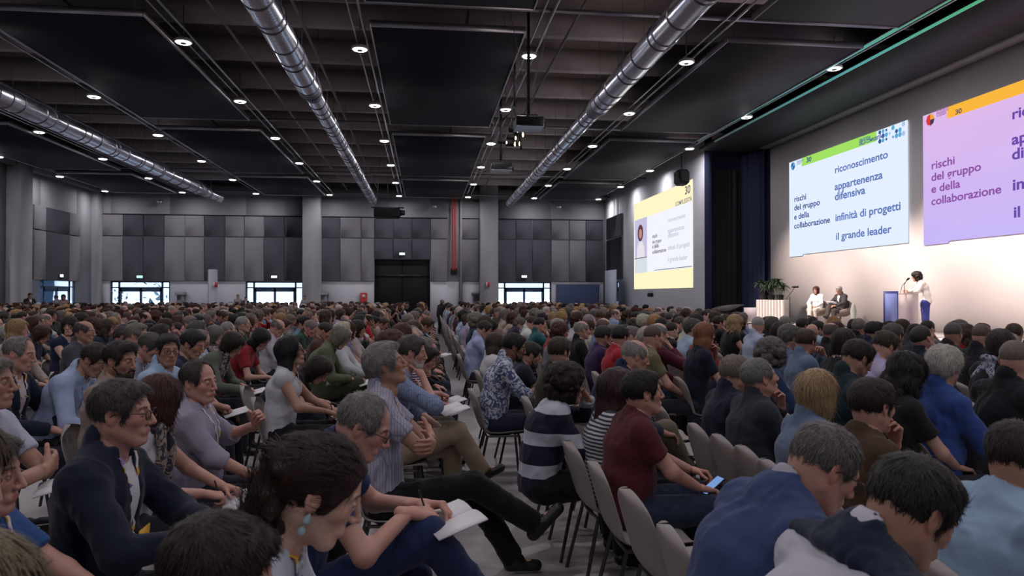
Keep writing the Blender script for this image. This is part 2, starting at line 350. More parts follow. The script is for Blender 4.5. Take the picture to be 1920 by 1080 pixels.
# black suspended baffles with pale aluminium edges
pan_x = [(-18.6, -15.0, 'left of the left duct'), (-9.8, -6.2, 'between left and middle ducts'), (-1.25, 2.3, 'between middle and right ducts'), (7.3, 10.8, 'right of the right duct')]
pan_y = [(-6.0, 4.2, 'nearest'), (5.5, 15.2, 'second nearest'), (16.6, 26.1, 'middle'), (27.8, 37.3, 'fourth'), (38.7, 45.4, 'farthest')]
M_tile = mat('baffle_tiles', (0.022, 0.024, 0.032), 0.7)
m, t, b = nt('baffle_tiled'); N, L = t.nodes, t.links; M_tile = m
tc = N.new('ShaderNodeTexCoord'); br = N.new('ShaderNodeTexBrick'); br.offset = 0; br.inputs['Scale'].default_value = 1; br.inputs['Brick Width'].default_value = 1.2
br.inputs['Row Height'].default_value = 0.6; br.inputs['Mortar Size'].default_value = 0.012; br.inputs['Color1'].default_value = (.012, .014, .020, 1); br.inputs['Color2'].default_value = (.010, .012, .018, 1)
br.inputs['Mortar'].default_value = (.03, .03, .034, 1); L.new(tc.outputs['Object'], br.inputs['Vector']); L.new(br.outputs['Color'], b.inputs['Base Color']); b.inputs['Roughness'].default_value = 0.7
for x0, x1, xn in pan_x:
    for y0, y1, yn in pan_y:
        p = empty('ceiling_baffle', ((x0+x1)/2, (y0+y1)/2, 7.85), 0, 'black rectangular ceiling baffle %s, %s from the camera' % (xn, yn), 'ceiling panel', 'black ceiling baffles')
        hx, hy = (x1-x0)/2, (y1-y0)/2
        MB().box((-hx, -hy, 0.02), (hx, hy, 0.14)).build('panel', M_tile if x0 > 5 else M_cloud, p)
        e = MB(); w_ = 0.035
        for a, c in (((-hx-w_, -hy-w_), (-hx, hy+w_)), ((hx, -hy-w_), (hx+w_, hy+w_)), ((-hx, -hy-w_), (hx, -hy)), ((-hx, hy), (hx, hy+w_))):
            e.box((a[0], a[1], 0), (c[0], c[1], 0.15))
        e.build('edge_trim', M_alu if x0 < 5 else M_alud, p)
        h = MB()
        for sx in (-1, 1):
            for sy in (-1, 0, 1): h.tube([(sx*(hx-.3), sy*(hy-.3), 0.14), (sx*(hx-.3), sy*(hy-.3), 1.0)], 0.006, 4)
        h.build('hanging_wires', M_alud, p)
p = empty('stage_canopy', (12.75, 11, 7.85), 0, 'long black tiled canopy hung above the stage front', 'ceiling panel')
MB().box((-1.15, -16, 0.02), (1.25, 18.3, 0.14)).build('panel', M_tile, p)
# edge reflections put in as emission colour: cyan far, green, yellow near
m, t, b = nt('edge_reflection_glow'); N, L = t.nodes, t.links
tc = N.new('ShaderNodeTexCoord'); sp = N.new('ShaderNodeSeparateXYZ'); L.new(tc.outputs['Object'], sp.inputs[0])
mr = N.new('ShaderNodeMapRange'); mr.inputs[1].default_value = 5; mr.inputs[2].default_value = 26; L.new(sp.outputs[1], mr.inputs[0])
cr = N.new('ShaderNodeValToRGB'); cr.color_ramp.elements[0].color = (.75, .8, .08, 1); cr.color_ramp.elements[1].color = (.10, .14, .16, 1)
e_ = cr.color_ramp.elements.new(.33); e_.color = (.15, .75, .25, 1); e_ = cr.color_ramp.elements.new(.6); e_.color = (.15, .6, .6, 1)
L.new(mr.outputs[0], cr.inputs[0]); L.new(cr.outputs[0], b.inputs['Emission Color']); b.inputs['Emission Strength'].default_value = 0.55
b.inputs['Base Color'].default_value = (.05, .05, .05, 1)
for xa, nm in ((10.84, 'coloured painted-on reflection along the edge of the baffles nearest the stage'), (11.52, 'coloured painted-on reflection along the edge of the stage canopy')):
    tag(MB().box((xa, -4, 7.84), (xa+0.035, 27.5, 7.90)).build('painted_edge_reflection', m), nm, 'light strip')

# spiral galvanised ducts
m, t, b = nt('galvanised_duct'); M_duct = m
b.inputs['Metallic'].default_value = 1; b.inputs['Roughness'].default_value = 0.24; b.inputs['Base Color'].default_value = (0.86, 0.90, 1.0, 1)
N, L = t.nodes, t.links; tc = N.new('ShaderNodeTexCoord'); wv = N.new('ShaderNodeTexWave'); wv.bands_direction = 'Y'; wv.inputs['Scale'].default_value = 2.4; wv.inputs['Distortion'].default_value = 0.15
nz = N.new('ShaderNodeTexNoise'); nz.inputs['Scale'].default_value = 2.2
L.new(tc.outputs['Object'], wv.inputs['Vector']); bp = N.new('ShaderNodeBump'); bp.inputs['Strength'].default_value = 0.10; bp.inputs['Distance'].default_value = 0.01; L.new(wv.outputs[0], bp.inputs['Height']); L.new(bp.outputs[0], b.inputs['Normal'])
L.new(tc.outputs['Object'], nz.inputs['Vector']); rr = N.new('ShaderNodeMapRange'); rr.inputs[3].default_value = .16; rr.inputs[4].default_value = .30; L.new(nz.outputs[0], rr.inputs[0]); L.new(rr.outputs[0], b.inputs['Roughness'])
def duct(x, zc, yred, label, r0=0.31, r1=0.24, y0=-8, y1=43.5):
    d = empty('spiral_duct', (x, 0, zc), 0, label, 'air duct', 'spiral ventilation ducts')
    mb = MB(); mb.tube([(0, y0, 0), (0, yred-0.45, 0)], r0, 40); mb.build('wide_section', M_duct, d, smooth=True)
    mb = MB(); mb.tube([(0, yred+0.45, 0), (0, y1, 0)], r1, 40); mb.build('narrow_section', M_duct, d, smooth=True)
    mb = MB(); mb.tube([(0, yred-0.45, 0), (0, yred-0.25, 0), (0, yred+0.35, 0), (0, yred+0.45, 0)], [r0+.012, r0+.012, r1+.012, r1+.012], 40); mb.build('reducer', M_alud, d, smooth=True)
    y = y0+0.6; mbd = mat('band', (.2, .2, .22), .4, metal=1)
    while y < y1:
        r = (r0 if y < yred else r1)+0.008
        MB().tube([(0, y-0.022, 0), (0, y+0.022, 0)], r+0.006, 40).build('joint_band', mbd, d)
        y += 1.25 if y < yred else 1.2
    y = y0+1.2
    while y < y1:
        r = (r0 if y < yred else r1)+0.01
        h = MB(); h.tube([(math.cos(a)*r, y, math.sin(a)*r) for a in [math.pi*2*k/24 for k in range(25)]], 0.012, 5)
        h.tube([(-r*0.8, y, r*0.6), (-r*0.9, y, 9.2-zc)], 0.006, 4); h.tube([(r*0.8, y, r*0.6), (r*0.9, y, 9.2-zc)], 0.006, 4)
        h.build('hanger', M_alud, d); y += 2.4
duct(-3.15, 7.35, 20.2, 'big shiny spiral duct in the middle, left of the central baffles')
duct(5.12, 7.35, 21.0, 'big shiny spiral duct right of the central baffles')
duct(-12.0, 7.35, 40.0, 'shiny spiral duct running toward the far left', 0.30, 0.26)

# hanging projectors
def projector(px, py, d, label, s=1.0):
    c = atd(px, py, d); e = empty('projector', c, 0.0, label, 'projector', 'projectors hung on poles')
    mb = MB(); mb.bbox((-0.33*s, -0.32*s, -0.12*s), (0.33*s, 0.32*s, 0.12*s), 0.03).build('body', M_blkgl, e)
    MB().bbox((-0.33*s, -0.33*s, -0.135*s), (0.33*s, 0.33*s, -0.115*s), 0.01).build('base_plate', M_alu, e)
    MB().tube([(0.34*s, 0.1, 0.0), (0.42*s, 0.1, 0)], 0.08*s, 16).build('lens', M_blkgl, e)
    MB().tube([(0, 0, 0.2*s), (0, 0, 8.55-c.z)], 0.035, 8).build('pole', M_blk, e)
    MB().bbox((-0.2*s, -0.15*s, 0.12*s), (0.2*s, 0.15*s, 0.2*s), 0.02).build('bracket', M_blk, e)
    w = MB()
    for sx in (-1, 1):
        for sy in (-1, 1): w.tube([(0, 0, 0.4*s), (sx*.55, sy*0.5, 8.5-c.z)], 0.006, 4)
    w.build('stay_wires', M_alud, e)
projector(991, 232, 17.0, 'black projector on the nearer ceiling pole, left of the right duct', 1.0)
projector(939, 314, 25.0, 'black projector on the farther ceiling pole, left of the right duct', 1.1)
c = atd(727, 399, 37.5)
e = empty('large_projector', c, 0.0, 'wide black projector hung below the end of the middle duct', 'projector')
MB().bbox((-0.7, -0.4, -0.28), (0.65, 0.4, 0.25), 0.08).build('body', M_blk, e); MB().tube([(0.65, -.1, 0), (0.9, -.1, 0)], [0.16, 0.12], 16).build('lens', M_blkgl, e)
MB().box((-0.85, -0.03, 0.24), (0.85, 0.03, 0.30)).build('clamp_bar', M_blk, e)
h = MB()
for sx in (-0.6, 0, 0.6): h.tube([(sx, 0, 0.3), (sx*0.6, 0, 9.2-c.z)], 0.012, 5)
h.build('hanging_rods', M_alud, e)
# cluster of stage lamps near the projectors
c = atd(965, 262, 19.5)
e = empty('spotlight_cluster', c, 0.3, 'cluster of small glowing stage lamps behind the nearer hung projector', 'stage light')
MB().tube([(0, 0, 0.9), (0, 0, 9.2-c.z)], 0.03, 6).build('pole', M_blk, e)
MB().tube([(-0.35, 0.0, 0.5), (0.0, 0, 0.9)], 0.03, 6).tube([(0, 0, 0.9), (0.2, 0, -0.25)], 0.03, 6).build('frame', M_blk, e)
for k, (dx, dz, s_) in enumerate([(0.08, 0.28, 1), (0.24, 0.16, .9), (0.02, 0.05, .7), (0.0, -0.12, 0.8), (0.14, -0.1, .8), (-0.25, -0.1, .5)]):
    h = MB().tube([(dx-0.18, 0.14, dz+.03), (dx, 0, dz)], 0.09*s_, 12).build('lamp_can', M_blk, e)
    MB().tube([(dx, 0, dz), (dx+0.012, -0.01, dz)], 0.075*s_, 12).build('lens', emis('warm_lens', (1.0, 0.8, 0.55), 5), h)

# loudspeaker on the right wall, sensor boxes
c = onX(1278, 333, RX-0.5); e = empty('hung_loudspeaker', c, 0, 'black loudspeaker hung at the top corner of the side screen', 'loudspeaker')
MB().bbox((-0.28, -0.35, -0.35), (0.28, 0.35, 0.35), 0.12).build('cabinet', M_blk, e); MB().tube([(0, 0, 0.35), (0, 0, 9.2-c.z)], 0.02, 6).build('pole', M_blk, e)
c = onX(1219, 553, RX-0.06); tag(MB().bbox((c.x-0.05, c.y-0.35, c.z-0.1), (c.x+0.05, c.y+0.35, c.z+0.1), 0.02).build('wall_box', M_blk), 'small black box on the white wall under the side screen', 'box')

# small things on the back wall
for i, (px, py) in enumerate([(339, 557), (607, 557), (893, 557)]):
    c = onY(px, py, BY-0.2)
    e = empty('wall_cabinet', c, 0, 'small grey wall cabinet %s' % ('beside the left glass door', 'right of the middle glass door', 'beside the right pillar')[i], 'cabinet', 'grey wall cabinets')
    MB().bbox((-0.2, -0.12, -0.3), (0.2, 0.19, 0.3), 0.02).build('body', M_alud, e); MB().bbox((-0.3, -0.2, 0.12), (0.3, 0.19, 0.3), 0.02).build('hood', M_alud, e)
c = onY(682, 559, BY-0.15); e = empty('hose_cabinet', c, 0, 'red fire hose cabinet left of the black gate', 'fire cabinet')
MB().bbox((-0.21, -0.1, -0.35), (0.21, 0.14, 0.35), 0.02).build('body', M_red, e); MB().box((-0.09, -0.115, 0.05), (0.09, -0.1, 0.22)).build('label_plate', mat('white_paint', (.7, .7, .7), .5), e)
for i, (px, py) in enumerate([(404, 534), (915, 533)]):
    c = onY(px, py, (BY-1.02, BY-.77)[i]); e = empty('hydrant_sign', c, 0, 'small red and white fire sign %s' % ('on the pale totem', 'on the right pillar')[i], 'sign', 'fire signs')
    MB().box((-0.12, -0.01, -0.15), (0.12, 0.01, 0.15)).build('plate', M_red, e); MB().box((-0.12, -0.02, -0.15), (-0.05, 0.0, 0.15)).build('band', MATS['white_paint'], e)
c = onY(918, 564, BY-0.35); e = empty('fire_extinguisher', c, 0, 'red fire extinguisher by the right pillar', 'extinguisher')
MB().lathe([(0, -0.3), (0.1, -0.3), (0.11, -0.1), (0.1, 0.18), (0.04, 0.25), (0.03, 0.32), (0, .32)], 16).build('cylinder', M_red, e, smooth=True); MB().box((-0.08, -0.02, 0.32), (0.08, 0.02, 0.36)).build('valve', M_blk, e)
# pale totem between the doors
c = onY(399, 505, BY-0.9); e = empty('totem', (c.x, BY-0.9, 0), 0, 'tall pale translucent totem standing between two glass doors', 'totem')
MB().bbox((-0.28, -0.1, 0), (0.28, 0.1, c.z), 0.05).build('column', mat('pale_panel', (.42, .44, .5), .6), e)
# exit signs
for i, (px, py, Y) in enumerate([(262, 519, BY), (514, 519, BY), (754, 476, BY), (983, 518.5, BY)]):
    c = onY(px, py, Y-0.16); e = empty('exit_sign', c, 0, 'lit emergency exit sign %s' % ('over the left glass door', 'over the middle glass door', 'over the black gate', 'over the right glass door')[i], 'exit sign', 'lit exit signs')
    MB().bbox((-0.2, -0.02, -0.09), (0.2, 0.04, 0.09), 0.01).build('box', M_alud, e)
    MB().box((-0.17, -0.03, -0.07), (0.17, -0.02, 0.07)).build('lit_face', emis('exit_green' if i == 0 else 'exit_white', (.35, 1, .75) if i == 0 else (.8, 1, .95), 2.2), e)
c = onX(115, 517, LX+0.16); e = empty('exit_sign', c, math.pi/2, 'lit exit sign over the glass door in the left wall', 'exit sign', 'lit exit signs')
MB().bbox((-0.2, -0.02, -0.09), (0.2, 0.04, 0.09), 0.01).build('box', M_alud, e); MB().box((-0.17, -0.03, -0.07), (0.17, -0.02, 0.07)).build('lit_face', MATS['exit_white'], e)
# red sprinkler pipes
for i, px in enumerate((848.5, 853)):
    x = colY(px); z0 = rowY(506)
    tag(MB().tube([(x, BY-0.3, z0), (x, BY-0.3, 8.4), (x, BY-1.5, 8.4)], 0.045, 8).build('sprinkler_pipe', M_red, smooth=True), 'thin red vertical pipe on the back wall, %s of the pair' % ('left', 'right')[i], 'pipe', 'red pipes')
c = onY(851, 509, BY-0.16); e = empty('alarm_valve', c, 0, 'dark valve box below the pair of red pipes', 'valve')
MB().bbox((-0.2, -0.15, -0.2), (0.2, 0.15, 0.2), 0.03).build('box', M_blk, e); MB().tube([(-0.12, 0, -0.2), (-0.12, 0, -0.32)], 0.05, 8).build('outlet', M_alud, e)
for i, (px, py) in enumerate([(815, 387), (1048, 388), (300, 378)]):
    c = onY(px, py, BY-0.5); e = empty('wall_speaker', c, 0, 'small round fitting high on the back wall %s' % ('left of the red pipes', 'above the rightmost panels', 'above the left glass door')[i], 'speaker', 'fittings high on the back wall')
    MB().lathe([(0, -0.1), (0.16, -0.08), (0.18, 0.02), (0.08, 0.1), (0, 0.12)], 12).build('shell', M_alu, e, smooth=True); MB().box((-0.02, -0.02, 0.1), (0.02, 0.5, 0.14)).build('arm', M_alud, e)
# blue partition board by the right door
c0, c1 = onY(1042, 533, BY-0.4), onY(1125, 533, BY-0.4)
e = empty('partition_board', ((c0.x+c1.x)/2, BY-0.4, 0), 0, 'dark blue partition board right of the glass door', 'board')
hw = (c1.x-c0.x)/2
MB().bbox((-hw, -0.03, 0.1), (hw, 0.03, c0.z), 0.03).build('board', M_bluebd, e)
mb = MB()
for s_ in (-1, 1): mb.box((s_*hw-0.04, -0.25, 0), (s_*hw+0.04, 0.25, 0.05)); mb.box((s_*hw-0.04, -0.04, 0), (s_*hw+0.04, 0.04, c0.z+.02))
mb.build('feet', M_alud, e)
# open pale door leaf near side door
y0, y1 = onX(1135, 505, RX-0.7).y, onX(1155, 505, RX-0.7).y; zt = onX(1150, 506, RX-0.7).z
e = empty('open_door_leaf', (RX-0.7, (y0+y1)/2, 0), 0, 'tall pale door leaf standing open near the right corner', 'door')
MB().box((-0.03, (y1-y0)/2, 0.02), (0.03, (y0-y1)/2, zt)).build('leaf', mat('pale_door', (.42, .47, .55), .5), e)
MB().tube([(-0.06, (y1-y0)/2+.2, 1.0), (-0.06, (y1-y0)/2+.2, 1.4)], 0.02, 6).build('handle', M_alu, e)

# ------------------------------------------------------------------ projected slides
FACE = Matrix(((0, 0, -1), (-1, 0, 0), (0, 1, 0)))  # text x->-Y, y->+Z, normal->-X
TEXTS = []
def slide_text(parent, s, px, py, px2, X, colr, es, bold=0.0, lift=0.04, name='lettering', h=None):
    """one line whose left end/baseline is at (px,py) and whose right end is near px2 on the wall plane X"""
    a = onX(px, py, X-lift); y2 = onX(px2, py, X-lift).y
    cu = bpy.data.curves.new(name, 'FONT'); cu.body = s; cu.size = 1.0; cu.offset = bold*1.6; cu.extrude = 0.001
    cu.materials.append(emis('ink_%.2f_%.2f_%.2f_%.1f' % (*colr, es), colr, es))
    o = bpy.data.objects.new(name, cu); COL.objects.link(o); TEXTS.append((o, a, a.y-y2, parent, h)); return o
def quad(parent, name, pts, X, m, lift=0.01):
    """pts: list of (y,z)"""
    return MB().poly([Vector((X-lift, y, z)) for y, z in pts], (0.008, 0, 0)).build(name, m, parent)
X0 = STX-0.03
def yz(px, py, X=X0): p = onX(px, py, X); return (p.y, p.z)
# slide 1
a, b_, c, d = yz(1480, 303), yz(1702, 228), yz(1704, 457), yz(1481, 483)
S1 = dict(l=a[0], r=b_[0], t=(a[1]+b_[1])/2, b=(c[1]+d[1])/2)
s1 = empty('projected_slide', (0, 0, 0), 0, 'white slide with green bar and blue Italian words on the stage wall', 'projection', 'projected slides')
def M_em(n, c, s): return emis(n, c, s)
def rect(S, u0, v0, u1, v1):
    y0 = S['l']+(S['r']-S['l'])*u0; y1 = S['l']+(S['r']-S['l'])*u1; z0 = S['t']+(S['b']-S['t'])*v0; z1 = S['t']+(S['b']-S['t'])*v1
    return [(y0, z0), (y1, z0), (y1, z1), (y0, z1)]
quad(s1, 'slide_area', rect(S1, 0, 0, 1, 0.985)[:2]+rect(S1, 0, 0, 1, .985)[2:3]+rect(S1, 0, 0, .14, .985)[2:3]+rect(S1, 0, 0, .14, 1.0)[2:], X0, M_em('slide_white', (.78, .87, 1.0), 1.0))
quad(s1, 'green_bar', rect(S1, 0.14, 0, 0.79, 0.085), X0, M_em('slide_green', (.38, .80, .13), 0.95), 0.02)
blk = M_em('slide_blue', (.05, .13, .38), .9); lbl = M_em('slide_lblue', (.45, .62, .9), .9); cy = M_em('slide_cyan', (.12, .45, .75), .9)
rnd = random.Random(3); mb = {0: MB(), 1: MB(), 2: MB()}
def disc(mbx, S, u, v, r, X, lift):
    p = rect(S, u, v, u, v)[0]; mbx.poly([Vector((X-lift, p[0]+r*math.cos(k*math.pi/6), p[1]+r*math.sin(k*math.pi/6))) for k in range(12)], (0.006, 0, 0))
for i in range(8):
    for j in range(3):
        if rnd.random() < 0.75: disc(mb[rnd.choice((0, 0, 1, 2))], S1, .815+.023*i, .022+.038*j, rnd.choice((.045, .065, .075)), X0, .022)
for i, mm in enumerate((blk, lbl, cy)): tag(mb[i].build('dot_pattern', mm, s1), kind='stuff')
def logo(parent, S, u, v, r, X, cols):
    for k in range(4):
        mbx = MB(); p = rect(S, u, v, u, v)[0]; pts = [Vector((X-.022, p[0], p[1]))]+[Vector((X-.022, p[0]+r*math.cos(a_), p[1]+r*math.sin(a_))) for a_ in (k*math.pi/2, k*math.pi/2+math.pi/4, (k+1)*math.pi/2)]
        mbx.poly(pts, (.006, 0, 0)); mbx.build('logo_quarter', cols[k], parent)
logo(s1, S1, .045, .05, .16, X0, [blk, cy, blk, cy])
INK = (.12, .20, .52); INK2 = (.06, .12, .36)
for s, px, py, px2, bo in (('rischi', 1489, 379, 1511, .012), ('del gruppo', 1489, 395, 1537, .012), ('e della', 1489, 412, 1517, .012), ('collaborazione', 1489, 429, 1556, .012)):
    slide_text(s1, s, px, py, px2, X0, INK2, .9, bo)
for s, px, py, px2 in (('riconoscimento', 1565, 325, 1664), ('appartenenza', 1565, 357, 1655), ('difensiva', 1565, 376, 1622), ('infinità di progetti', 1566, 415, 1688), ('il grande leader', 1567, 450, 1671)):
    slide_text(s1, s, px, py, px2, X0, INK, .95, .013)
slide_text(s1, '30', 1512, 305, 1521, X0, INK2, .9, .02)
slide_text(s1, 'UNA SCUOLA', 1611, 267, 1632, X0, INK2, .9, .02, h=.11)
slide_text(s1, 'DELLA COMPLESSITÀ', 1611, 273, 1653, X0, INK2, .9, .02, h=.11)
slide_text(s1, 'movimento', 1494, 306, 1506, X0, (.2, .3, .5), .9, .0, h=.12)
slide_text(s1, 'studi', 1494, 310, 1502, X0, (.2, .3, .5), .9, .0, h=.12)
# slide 2 (violet) runs out of the frame on the right
t2, b2 = yz(1731, 217.5), yz(1733, 460); t3 = yz(1920, 150)
S2 = dict(l=t2[0], r=t2[0]-(S1['l']-S1['r']), t=(t2[1]+t3[1])/2, b=b2[1])
s2 = empty('projected_slide', (0, 0, 0), 0, 'violet slide with orange bar and purple Italian words, cut by the right edge', 'projection', 'projected slides')
m, t, b = nt('slide_violet'); N, L = t.nodes, t.links; tc = N.new('ShaderNodeTexCoord'); sp = N.new('ShaderNodeSeparateXYZ'); L.new(tc.outputs['Object'], sp.inputs[0])
mr = N.new('ShaderNodeMapRange'); mr.inputs[1].default_value = S2['b']; mr.inputs[2].default_value = S2['t']; L.new(sp.outputs[2], mr.inputs[0]); cr = N.new('ShaderNodeValToRGB')
cr.color_ramp.elements[0].color = (.60, .50, 1, 1); cr.color_ramp.elements[1].color = (.80, .52, .90, 1); L.new(mr.outputs[0], cr.inputs[0]); L.new(cr.outputs[0], b.inputs['Emission Color']); b.inputs['Emission Strength'].default_value = 0.92; b.inputs['Base Color'].default_value = (0, 0, 0, 1)
w2 = (1792-1731)/(1920-1731)
quad(s2, 'slide_area', rect(S2, 0, 0, 1, 0.985)[:3]+rect(S2, 0, 0, .14, .985)[2:3]+rect(S2, 0, 0, .14, 1.0)[2:], X0, m)
quad(s2, 'orange_bar', rect(S2, 0.14, 0, 1, 0.085), X0, M_em('slide_orange', (1.0, .50, .05), 0.95), 0.02)
R_ = M_em('logo_red', (.8, .05, .05), .9); O_ = M_em('logo_orange', (.95, .4, .05), .9); G_ = M_em('logo_black', (.05, .05, .1), .9)
logo(s2, S2, .045, .05, .17, X0, [R_, O_, G_, R_])
PI_ = (.30, .10, .42)
for s, px, py, px2 in (('rischi', 1746, 318, 1789), ('del gruppo', 1746, 340, 1839), ('e della', 1746, 362, 1800), ('collaborazione', 1746, 385, 1877)): slide_text(s2, s, px, py, px2, X0, PI_, .9, .012)
ur = onX(1897, 230, X0).y
for s, px, py, w in (('riconoscimento', 1897, 224, 99), ('appartenenza', 1897, 272, 90), ('difensiva', 1897, 300, 57), ('infinità di progetti', 1898, 357, 122), ('il grande leader', 1900, 408, 104)):
    o = slide_text(s2, s, px, py, px+5, X0, (.16, .08, .45), .9, .016); TEXTS[-1] = (o, TEXTS[-1][1], w*0.0305, s2, None)
slide_text(s2, '30', 1791, 215, 1803, X0, (.15, .1, .1), .9, .02)
slide_text(s2, 'movimento', 1756, 214, 1778, X0, (.4, .15, .4), .9, .0, h=.17); slide_text(s2, 'di cooperazione', 1756, 220, 1774, X0, (.4, .15, .4), .9, .0, h=.15)
# side screen on the right wall
X1 = RX-0.02
A, B_, C_, D_ = yz(1189, 381, X1), yz(1299, 338, X1), yz(1300, 541, X1), yz(1189, 541, X1)
S3 = dict(l=A[0], r=B_[0], t=(A[1]+B_[1])/2, b=(C_[1]+D_[1])/2)
s3 = empty('projected_slide', (0, 0, 0), 0, 'yellow bordered video slide with a speaker portrait on the right side wall', 'projection', 'projected slides')
quad(s3, 'slide_area', rect(S3, 0, 0, 1, 1), X1, M_em('slide_cream', (1.0, .93, .58), 1.0))
quad(s3, 'white_area', rect(S3, .27, .2, 1, .815), X1, M_em('slide_pale', (.90, .92, 1.0), 1.0), .02)
quad(s3, 'video_area', rect(S3, .02, .2, .27, .64), X1, M_em('slide_lilac', (.60, .56, .80), 0.95), .02)
quad(s3, 'desk_area', rect(S3, .02, .65, .27, .815), X1, M_em('slide_grey', (.72, .78, .82), .95), .02)
def blob(S, u, v, ru, rv, n=20):
    return [rect(S, u+ru*math.cos(2*math.pi*k/n), v+rv*math.sin(2*math.pi*k/n), 0, 0)[0] for k in range(n)]
quad(s3, 'portrait_hair', blob(S3, .14, .36, .055, .095), X1, M_em('portrait_dark', (.12, .06, .08), .9), .03)
quad(s3, 'portrait_face', blob(S3, .145, .37, .028, .055), X1, M_em('portrait_skin', (.62, .30, .24), .9), .04)
quad(s3, 'portrait_blouse', rect(S3, .07, .47, .22, .64)[:0]+[rect(S3, u, v, 0, 0)[0] for u, v in ((.115, .46), (.175, .46), (.22, .53), (.225, .64), (.07, .64), (.075, .53))], X1, M_em('portrait_white', (.85, .80, .88), .95), .035)
quad(s3, 'rule', rect(S3, .40, .800, .99, .806), X1, G_, .03); quad(s3, 'rule', rect(S3, .02, .642, .27, .650), X1, G_, .03)
GI = (.25, .17, .25); GJ = (.62, .62, .74)
for s, px, py, px2 in (('rischi', 1223, 447, 1232), ('del gruppo', 1223, 457, 1240), ('e della', 1223, 466, 1235), ('collaborazione', 1223, 476, 1249)): slide_text(s3, s, px, py, px2, X1, GI, .9, .012, .045)
for s, px, py, px2 in (('riconoscimento', 1252, 417, 1285), ('appartenenza', 1252, 437, 1283), ('difensiva', 1252, 446, 1272), ('infinità di progetti', 1252, 469, 1293), ('il grande leader', 1252, 491, 1289)): slide_text(s3, s, px, py, px2, X1, GJ, .95, .01, .045)
slide_text(s3, '30', 1284, 365, 1294, X1, GI, .9, .015, .03); slide_text(s3, 'COMPLESSITÀ', 1266, 387, 1297, X1, GI, .9, .006, .03, h=.20)
bpy.context.view_layer.update(); DG = bpy.context.evaluated_depsgraph_get()
TEXTS = [(o, a, w, par, h, tuple(o.dimensions)) for o, a, w, par, h in TEXTS]
for o, a, w, par, h, d in TEXTS:
    k = w/max(d[0], 1e-3)
    ky = k*0.74 if h is None else h/0.72
    me = bpy.data.meshes.new_from_object(o.evaluated_get(DG)); nm = o.name; cu = o.data; bpy.data.objects.remove(o); o = bpy.data.objects.new(nm, me); COL.objects.link(o); bpy.data.curves.remove(cu)
    o.parent = par
    Mx = Matrix.Translation(a) @ FACE.to_4x4() @ Matrix.Diagonal((k, ky, 1, 1)); o.matrix_local = Mx
# ------------------------------------------------------------------ organic modelling: distance fields -> surface nets
def _hash(ix, iy, iz, s):
    h = (ix*374761393+iy*668265263+iz*2147483647+s*974634777) & 0xffffffff
    h = ((h ^ (h >> 13))*1274126177) & 0xffffffff
    return ((h ^ (h >> 16)) & 0xffff)/65535.0
def vnoise(P, freq, seed=0):
    P = np.asarray(P, np.float64)*np.asarray(freq); i = np.floor(P).astype(np.int64); f = P-i; f = f*f*(3-2*f); r = 0
    for a in (0, 1):
        for b_ in (0, 1):
            for c in (0, 1):
                w = (f[:, 0] if a else 1-f[:, 0])*(f[:, 1] if b_ else 1-f[:, 1])*(f[:, 2] if c else 1-f[:, 2])
                r = r+w*_hash(i[:, 0]+a, i[:, 1]+b_, i[:, 2]+c, seed)
    return r*2-1
def A3(v): return np.array([v[0], v[1], v[2]], np.float64)
def unit(v): v = A3(v); return v/max(np.linalg.norm(v), 1e-9)
def cone(a, b, ra, rb, k=0.02, wide=None, cut=False, flat=False): return dict(t='c', a=A3(a), b=A3(b), ra=ra, rb=rb, k=k, w=wide, cut=cut, flat=flat)
def ell(c, r, k=0.02, R=None, cut=False): return dict(t='e', c=A3(c), r=np.array(r if hasattr(r, '__len__') else (r, r, r), float), k=k, R=R, cut=cut)
def half(p, n, k=0.006): return dict(t='h', p=A3(p), n=unit(n), k=k, cut=True)   # removes the side n points to
def inflate(prims, c):
    out = []
    for p in prims:
        q = dict(p)
        if p['t'] == 'c': q['ra'] = p['ra']+c; q['rb'] = p['rb']+c
        elif p['t'] == 'e': q['r'] = p['r']+c
        out.append(q)
    return out
